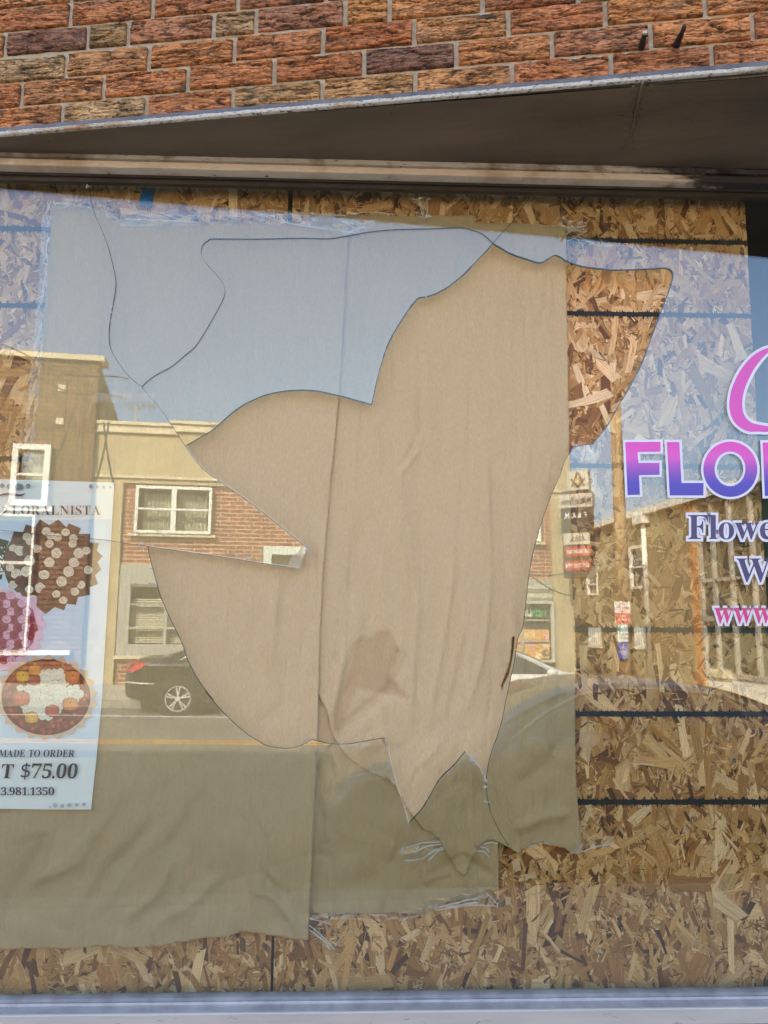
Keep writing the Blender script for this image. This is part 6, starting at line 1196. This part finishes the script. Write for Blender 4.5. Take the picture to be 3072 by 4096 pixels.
for lab, px_, kind in plates:
    r = R(*px_, Vs); root = sthing('parking_sign', lab, 'sign', (r[0] + r[1]) / 2, Vs, r[2])
    sbox(root, 'plate', r, Vs, Vs + .012, {'np': m_sw, 'gr': m_sw, 'bl': m_blue}[kind], .004); sbox(root, 'bracket', ((r[0] + r[1]) / 2 - .03, (r[0] + r[1]) / 2 + .03, r[2] + .05, r[3] - .05), Vs + .012, Vs + .10, m_gwin)
    h = r[3] - r[2]; w = r[1] - r[0]; f = lambda a_, b_, c_, d_: (r[0] + w * a_, r[0] + w * b_, r[2] + h * c_, r[2] + h * d_); vt = Vs - .004
    if kind == 'np':
        sbox(root, 'red_field', f(.02, .98, .02, .49), Vs - .003, Vs, m_red)
        for t_, q in (('NO', (.34, .66, .83, .95)), ('PARKING', (.08, .92, .66, .79)), ('DURING', (.26, .74, .54, .62))): sign_text(root, root, t_, f(*q), vt, m_red)
        for t_, q in (('SNOW', (.30, .70, .32, .42)), ('EMERGENCY', (.08, .92, .15, .26))): sign_text(root, root, t_, f(*q), vt, m_sw)
    elif kind == 'gr':
        sbox(root, 'green_field', f(.05, .30, .64, .95), Vs - .003, Vs, m_grn); sign_text(root, root, 'P', f(.1, .25, .70, .90), vt, m_sw)
        for t_, q in (('MON-SAT', (.1, .9, .36, .50)), ('9AM-5PM', (.1, .9, .14, .28)), ('PARKING', (.34, .92, .66, .78))): sign_text(root, root, t_, f(*q), vt, m_grn)
    else:
        for t_, q in (('PARKING', (.1, .9, .38, .48)), ('ONLY', (.25, .75, .22, .32))): sign_text(root, root, t_, f(*q), vt, m_sw)
        mb = MB(); c_ = ((r[0] + r[1]) / 2, r[2] + h * .70); mb.disc((c_[0], vt, c_[1] - .01), h * .11, 20, 1, h * .085); mb.disc((c_[0], vt, c_[1] + h * .18), h * .035, 12)
        mb.box((c_[0] - .006, vt, c_[1] - .01), (c_[0] + .012, vt + .002, c_[1] + h * .14)); mb.box((c_[0] - h * .10, vt, c_[1] - .012), (c_[0] + .01, vt + .002, c_[1] + .006)); mb.build('wheelchair_symbol', m_sw, root, 's')
# ---- lodge sign: stacked boards on a bracket at the corner of the cream building
Vt = VF - .9
tr_ = R(2255, 1880, 2345, 2320, Vt); uc = (tr_[0] + tr_[1]) / 2
Ls = sthing('lodge_sign', 'stacked lodge sign boards in black, white and red at the building corner', 'sign', uc, Vt, tr_[2])
Ls.rotation_euler.z = -AL + radians(38)
def lr(x0, y0, x1, y1): r = R(x0, y0, x1, y1, Vt); k_ = 1 / cos(radians(38)); return ((r[0] - uc) * k_, (r[1] - uc) * k_, r[2] - tr_[2], r[3] - tr_[2])
def lb(name, r, mat, d0=.0, d1=.28, bev=0):
    mb = MB(); mb.box((r[0], -d0, r[2]), (r[1], -d1, r[3])); o = mb.build(name, mat, Ls, None, recalc=True, bevel=bev); return o
def ltxt(par, txt, r, mat):
    vs, fs, xa, xb = sans(txt); sc_ = (r[3] - r[2]) / .72; kx = (r[1] - r[0]) / (xb - xa); mb = MB(); mb.add([(r[1] - (x - xa) * kx, .012, r[2] + y * sc_) for x, y in vs], fs); o = mb.build('lettering', mat, None, None); o.parent = par
def sub(r, a_, b_, c_, d_): w, h = r[1] - r[0], r[3] - r[2]; return (r[0] + w * a_, r[0] + w * b_, r[2] + h * c_, r[2] + h * d_)
m_sw2 = pm('dull_sign_white', (.44, .41, .34), .5); m_red2 = pm('dull_sign_red', (.36, .035, .025), .5)  # duller white and red than on the parking plates
e_ = lr(2276, 1885, 2338, 1962); o = lb('emblem_board', e_, m_sw2)
mb = MB(); cx_, cz_ = (e_[0] + e_[1]) / 2, (e_[2] + e_[3]) / 2; hh = (e_[3] - e_[2]) * .42; ww_ = (e_[1] - e_[0]) * .42
for a_, b_ in (((0, 1), (-.7, -.75)), ((0, 1), (.7, -.75)), ((-.8, .25), (0, -.85)), ((.8, .25), (0, -.85))):
    p0 = Vector((cx_ + a_[0] * ww_, 0, cz_ + a_[1] * hh)); p1 = Vector((cx_ + b_[0] * ww_, 0, cz_ + b_[1] * hh)); n_ = Vector((-(p1 - p0).z, 0, (p1 - p0).x)).normalized() * .022
    mb.poly([tuple(Vector((0, .008, 0)) + q) for q in (p0 + n_, p0 - n_, p1 - n_, p1 + n_)])
q_ = mb.build('square_and_compasses', m_blk2, None, None); q_.parent = o
ltxt(o, 'G', sub(e_, .36, .64, .36, .62), pm('gold_letter', (.5, .3, .04), .5))
nb = lr(2253, 1976, 2349, 2030); o = lb('name_board', nb, m_sw2); ltxt(o, 'McMakin Temple', sub(nb, .04, .96, .25, .75), m_blk2)
bb = lr(2258, 2032, 2344, 2128); o = lb('black_board', bb, m_blk2); ltxt(o, 'F. & A. M.', sub(bb, .12, .88, .58, .82), m_sw)
wb = lr(2266, 2132, 2344, 2178); o = lb('white_board', wb, m_sw2); ltxt(o, 'O.E.S.', sub(wb, .25, .75, .3, .7), m_blk2)
for y0 in (2186, 2242):
    rb_ = lr(2270, y0, 2348, y0 + 40); o = lb('red_board', rb_, m_red2); ltxt(o, {2186: '1ST MONDAY', 2242: '3RD TUES 7 PM'}[y0], sub(rb_, .06, .94, .3, .7), m_sw)
cab = lr(2262, 1962, 2345, 2310); lb('cabinet', cab, m_blk2, .02, .5)
mb = MB(); mb.tube([((cab[0] + cab[1]) / 2, -.3, cab[2] + .05), ((cab[0] + cab[1]) / 2 - .1, -.95, cab[2] - .25)], .04, 8); mb.build('bracket', m_blk2, Ls, None)
# ---- overhead wires, and steep strands added in place of shadow streaks
m_wire = pm('black_cable_and_shadow', (.02, .02, .02), .6)
for i, (pts, lab) in enumerate([(([mV(2040, 2300, Vp)[0], mV(2345, 2272, Vp)[0]], [mV(2040, 2292, Vp)[1], mV(2345, 2272, Vp)[1]]), 'black cable strung level past the red boards of the lodge sign'), (([mV(2120, 2318, Vp)[0], mV(2310, 2385, Vp)[0]], [mV(2120, 2318, Vp)[1], mV(2310, 2385, Vp)[1]]), 'black cable slanting down across the cream corner pier'),
                                (([mV(150, 1452, Vp)[0], mV(400, 1520, Vp)[0]], [mV(150, 1452, Vp)[1], mV(400, 1520, Vp)[1]]), 'highest thin cable crossing the top of the tan brick wall'), (([mV(150, 1512, Vp)[0], mV(395, 1592, Vp)[0]], [mV(150, 1512, Vp)[1], mV(395, 1592, Vp)[1]]), 'thin cable crossing the tan brick wall by the upper stone block'),
                                (([mV(318, 1640, Vp)[0], mV(222, 1880, Vp)[0]], [mV(318, 1640, Vp)[1], mV(222, 1880, Vp)[1]]), 'steep strand as a shadow streak falling left across the tan brick wall'), (([mV(450, 1700, Vp)[0], mV(402, 1925, Vp)[0]], [mV(450, 1700, Vp)[1], mV(402, 1925, Vp)[1]]), 'steep strand as a shadow streak falling left across the plain cream wall'), (([mV(428, 1700, Vp)[0], mV(470, 1950, Vp)[0]], [mV(428, 1700, Vp)[1], mV(470, 1950, Vp)[1]]), 'steep strand as a shadow streak falling right across the cream corner pier')]):
    (ua, ub_), (za, zb2) = pts; root = sthing('cable_and_shadow_strand', lab, 'cable', ua, Vp - .3, za, 'cables over the far pavement'); mb = MB()
    P_ = [(ua + (ub_ - ua) * t / 12, Vp - .3, za + (zb2 - za) * t / 12 - .12 * sin(pi * t / 12)) for t in (range(-6, 19) if 'steep' not in lab else range(0, 13))]; mb.tube(P_, .02 if 'steep' in lab else .014, 6); mb.build('strand', m_wire, root, 's')
# ================================================================== cars
def sedan(name, label, u0, v0, d, paint, H=1.42, cut=None, rimmat=None):
    z0 = gz(u0) - .13; root = sthing(name, label, 'car', u0, v0, z0)
    P = lambda x, y, z: (u0 + d * x, v0 + y, z0 + z)
    k = H / 1.42
    ST = [(-2.34, .42, .72, .62, .55), (-2.31, .34, .84, .76, .70), (-2.22, .29, .98, .83, .74), (-2.10, .26, 1.045, .87, .76), (-1.85, .24, 1.065, .895, .74), (-1.55, .22, 1.085, .91, .72), (-1.25, .21, 1.19, .915, .66), (-.95, .20, 1.315, .92, .605), (-.6, .2, 1.395, .92, .585), (-.15, .2, 1.42, .92, .58), (.25, .2, 1.405, .92, .58), (.55, .2, 1.345, .92, .60), (.85, .2, 1.215, .92, .64), (1.15, .2, 1.06, .915, .70), (1.35, .21, .985, .91, .74), (1.7, .22, .93, .90, .74), (2.0, .24, .87, .87, .70), (2.2, .28, .78, .80, .62), (2.32, .34, .64, .68, .5), (2.36, .42, .56, .55, .42)]
    mb = MB(); ns = 0; vs = []
    for x, zb, zt, w, wt in ST:
        zt *= k; zs = min(zt - .05, .93 * k + (.02 if x < 0 else 0)); half = [(0, zb), (w * .86, zb), (w * .975, zb + .10), (w * 1.0, (zb + zs) * .5 + .05), (w * .985, zs - .05), (w * .955, zs), (wt + (w * .95 - wt) * .35, zs + (zt - zs) * .62), (wt, zt - .035 * min(1, (zt - zs) * 4)), (wt * .8, zt - .008), (wt * .4, zt), (0, zt + .004)]
        ring = half + [(-a_, b_) for a_, b_ in half[-2:0:-1]]; ns = len(ring); vs += [P(x, a_, b_) for a_, b_ in ring]
    n = len(ST); mb.add(vs, [(i * ns + j, i * ns + (j + 1) % ns, (i + 1) * ns + (j + 1) % ns, (i + 1) * ns + j) for i in range(n - 1) for j in range(ns)] + [tuple(range(ns)), tuple((n - 1) * ns + j for j in range(ns))], smooth=True)
    body = mb.build('body', paint, root, 's', recalc=True); sd = body.modifiers.new('sub', 'SUBSURF'); sd.levels = 1; sd.render_levels = 2
    m_cg = CARGLASS; side = lambda z: .905 - (z - .95 * k) / (.44 * k) * .285
    def at(x):       # section at x
        for i in range(n - 1):
            if ST[i][0] <= x <= ST[i + 1][0]:
                t = (x - ST[i][0]) / (ST[i + 1][0] - ST[i][0]); return [ST[i][q] + (ST[i + 1][q] - ST[i][q]) * t for q in range(5)]
    def yside(x, z):
        s = at(x); zt = s[2] * k; zs = min(zt - .05, .95 * k); t = max(0, min(1, (z - zs) / max(.02, zt - .035 - zs)))
        a_ = s[3] * .955; m_ = s[4] + (s[3] * .95 - s[4]) * .35
        return (a_ + (m_ - a_) * t / .62 if t < .62 else m_ + (s[4] - m_) * (t - .62) / .38) + .008
    for sgn in (-1, 1):
        for poly in ([(-1.28, 1.0), (-1.02, 1.17), (-.72, 1.285), (-.62, 1.30), (-.62, 1.0)], [(-.54, .995), (-.54, 1.315), (-.05, 1.345), (.14, 1.34), (.14, .985)], [(.22, .985), (.22, 1.335), (.42, 1.29), (.72, 1.16), (1.0, 1.0), (.98, .975)]):
            mb = MB(); q = [P(x, sgn * yside(x, z * k), z * k) for x, z in poly]; c_ = tuple(sum(w_[i] for w_ in q) / len(q) for i in range(3)); mb.add(q + [c_], [(i, (i + 1) % len(q), len(q)) for i in range(len(q))]); mb.build('side_window', m_cg, root, 's')
        mb = MB(); line = [(-1.36, 1.0), (-1.05, 1.19), (-.72, 1.31), (-.3, 1.348), (.14, 1.36), (.44, 1.31), (.75, 1.175), (1.05, 1.0)]
        mb.tube([P(x, sgn * (yside(x, z * k) + .004), z * k) for x, z in line], .014, 6); mb.build('window_trim', CHROME, root, 's')
        mb = MB(); mb.ellipsoid(P(.93, sgn * 1.02, 1.0 * k), (.09, .10, .07)); mb.tube([P(.95, sgn * .90, .96 * k), P(.94, sgn * .98, .98 * k)], .03, 6); mb.build('door_mirror', paint, root, 's')
        for hx in (-.66, .02):
            mb = MB(); mb.tube([P(hx, sgn * .935, .80), P(hx + .2, sgn * .94, .805)], .014, 6); mb.build('door_handle', CHROME, root, 's')
        mb = MB(); mb.tube([P(-2.28, sgn * .80, .62), P(-2.0, sgn * .905, .60), P(-1.78, sgn * .925, .59)], .016, 6); mb.build('bumper_trim', CHROME, root, 's')
        mb = MB(); tl = [(-2.30, .74, .80), (-2.315, .60, .86), (-2.27, .60, .97), (-2.14, .84, .99), (-1.93, .905, .97), (-2.0, .92, .88), (-2.16, .87, .80)]; q = [P(x - .004, sgn * (y + .014), z * k) for x, y, z in tl]; c_ = tuple(sum(w_[i] for w_ in q) / len(q) for i in range(3)); c_ = (c_[0], c_[1] + sgn * .03, c_[2]); mb.add(q + [c_], [(i, (i + 1) % len(q), len(q)) for i in range(len(q))]); mb.build('tail_light', TAIL, root, 's')
        mb = MB(); hl = [(2.25, .56, .66), (2.05, .80, .70), (1.78, .885, .82), (1.95, .84, .84), (2.2, .64, .76)]; q = [P(x + .01, sgn * (y + .012), z * k) for x, y, z in hl]; mb.add(q, [(0, 1, 2, 3, 4)]); mb.build('headlight', HEADL, root, 's')
        for wx in (-1.36, 1.42):
            cy = sgn * .80; r = .335; zc = .335
            mb = MB(); ang_ = [pi * i / 16 - .25 + (.5 * i / 16) for i in range(17)]
            mb.disc(P(wx, sgn * .926, zc + .015), .40, 28, 1); ar = mb.build('wheel_arch', BLACKM, root, 's')
            mb = MB(); prof = [(.225, -.11), (.31, -.115), (.335, -.09), (.335, .09), (.31, .115), (.225, .11)]; seg = 32; vs2 = []
            for i in range(seg):
                a_ = 2 * pi * i / seg
                for rr_, yy in prof: vs2.append(P(wx + rr_ * cos(a_), cy + sgn * .045 + yy, zc + rr_ * sin(a_)))
            m_ = len(prof); mb.add(vs2, [(i * m_ + j, i * m_ + (j + 1) % m_, ((i + 1) % seg) * m_ + (j + 1) % m_, ((i + 1) % seg) * m_ + j) for i in range(seg) for j in range(m_)], smooth=True)
            wh = mb.build('wheel', RUBBER, root, 's', recalc=True)
            mb = MB(); yo = cy + sgn * .152; c_ = P(wx, yo, zc); mb.disc(c_, .232, 32, 1, .205); mb.disc(P(wx, yo - sgn * .05, zc), .21, 32, 1, 0); mb.disc(P(wx, yo + sgn * .004, zc), .045, 16)
            rim = MB()
            for s_ in range(5):
                for off in (-.13, .13):
                    a_ = 2 * pi * s_ / 5 + .31; i_ = (cos(a_ + off * .6), sin(a_ + off * .6)); e_2 = (cos(a_ + off * 1.1), sin(a_ + off * 1.1)); t_ = (-sin(a_), cos(a_))
                    q = [(wx + i_[0] * .035 + t_[0] * .010, zc + i_[1] * .035 + t_[1] * .010), (wx + i_[0] * .035 - t_[0] * .010, zc + i_[1] * .035 - t_[1] * .010), (wx + e_2[0] * .215 - t_[0] * .014, zc + e_2[1] * .215 - t_[1] * .014), (wx + e_2[0] * .215 + t_[0] * .014, zc + e_2[1] * .215 + t_[1] * .014)]
                    rim.prism([P(x_ , yo, z_) for x_, z_ in q], (0, -sgn * .03, 0))
            rim.disc(c_, .235, 36, 1, .207); rim.disc(P(wx, yo + sgn * .004, zc), .048, 16)
            o = rim.build('rim', rimmat or CHROME, root, 's', recalc=False); o.parent = wh
            mb2 = MB(); mb2.disc(P(wx, yo - sgn * .06, zc), .215, 28); o = mb2.build('brake_disc', BLACKM, root, 's'); o.parent = wh
    for xa, za, ya, xb, zb2, yb, nm in ((-.78, 1.345, .56, -1.5, 1.085, .66, 'rear_window'), (.48, 1.365, .56, 1.26, 1.01, .66, 'windscreen')):
        mb = MB(); m_ = 6; vs2 = []
        for i in range(m_ + 1):
            t = i / m_; x = xa + (xb - xa) * t; s = at(x); 
            for j in range(7): yy = (-1 + 2 * j / 6) * (ya + (yb - ya) * t) ; vs2.append(P(x, yy, s[2] * k + .008 - .05 * (abs(yy) / s[4]) ** 4 * .5))
        mb.add(vs2, [(i * 7 + j, i * 7 + j + 1, (i + 1) * 7 + j + 1, (i + 1) * 7 + j) for i in range(m_) for j in range(6)], smooth=True); mb.build(nm, m_cg, root, 's')
    return root
CARGLASS = pm('car_glass', (.02, .024, .024), .03, spec=1.0); CHROME = pm('bright_alloy', (.62, .62, .60), .3, metal=.15); TAIL = pm('tail_light_red', (.50, .012, .012), .15, spec=.8); HEADL = pm('headlight_clear', (.6, .62, .62), .1, spec=.9)
RUBBER = pm('tyre_rubber', (.016, .016, .016), .8); BLACKM = pm('arch_black', (.006, .006, .006), .8)
Vc = 11.98; cu_ = mV(712, 2773, Vc)[0] + 1.36
sedan('black_sedan', 'glossy black sedan parked along the far kerb, rear wheel showing', cu_, Vc + .93, 1, pm('black_car_paint', (.012, .012, .012), .12, spec=.7, coat=.6))
Vw = 10.0; wu = mV(2240, 2740, Vw)[0] - 1.1
sedan('white_sedan', 'silvery white sedan passing in the far lane', wu, Vw + .93, 1, pm('white_car_paint', (.70, .70, .66), .25, coat=.4))
Vg = 3.1; gu = mV(2085, 2790, Vg)[0] + 1.0
sedan('grey_sedan', 'grey sedan parked at the near kerb with sky in its side window', gu, Vg + .93, -1, pm('grey_car_paint', (.22, .21, .18), .25, metal=.3, coat=.4), H=1.36, rimmat=BLACKM)
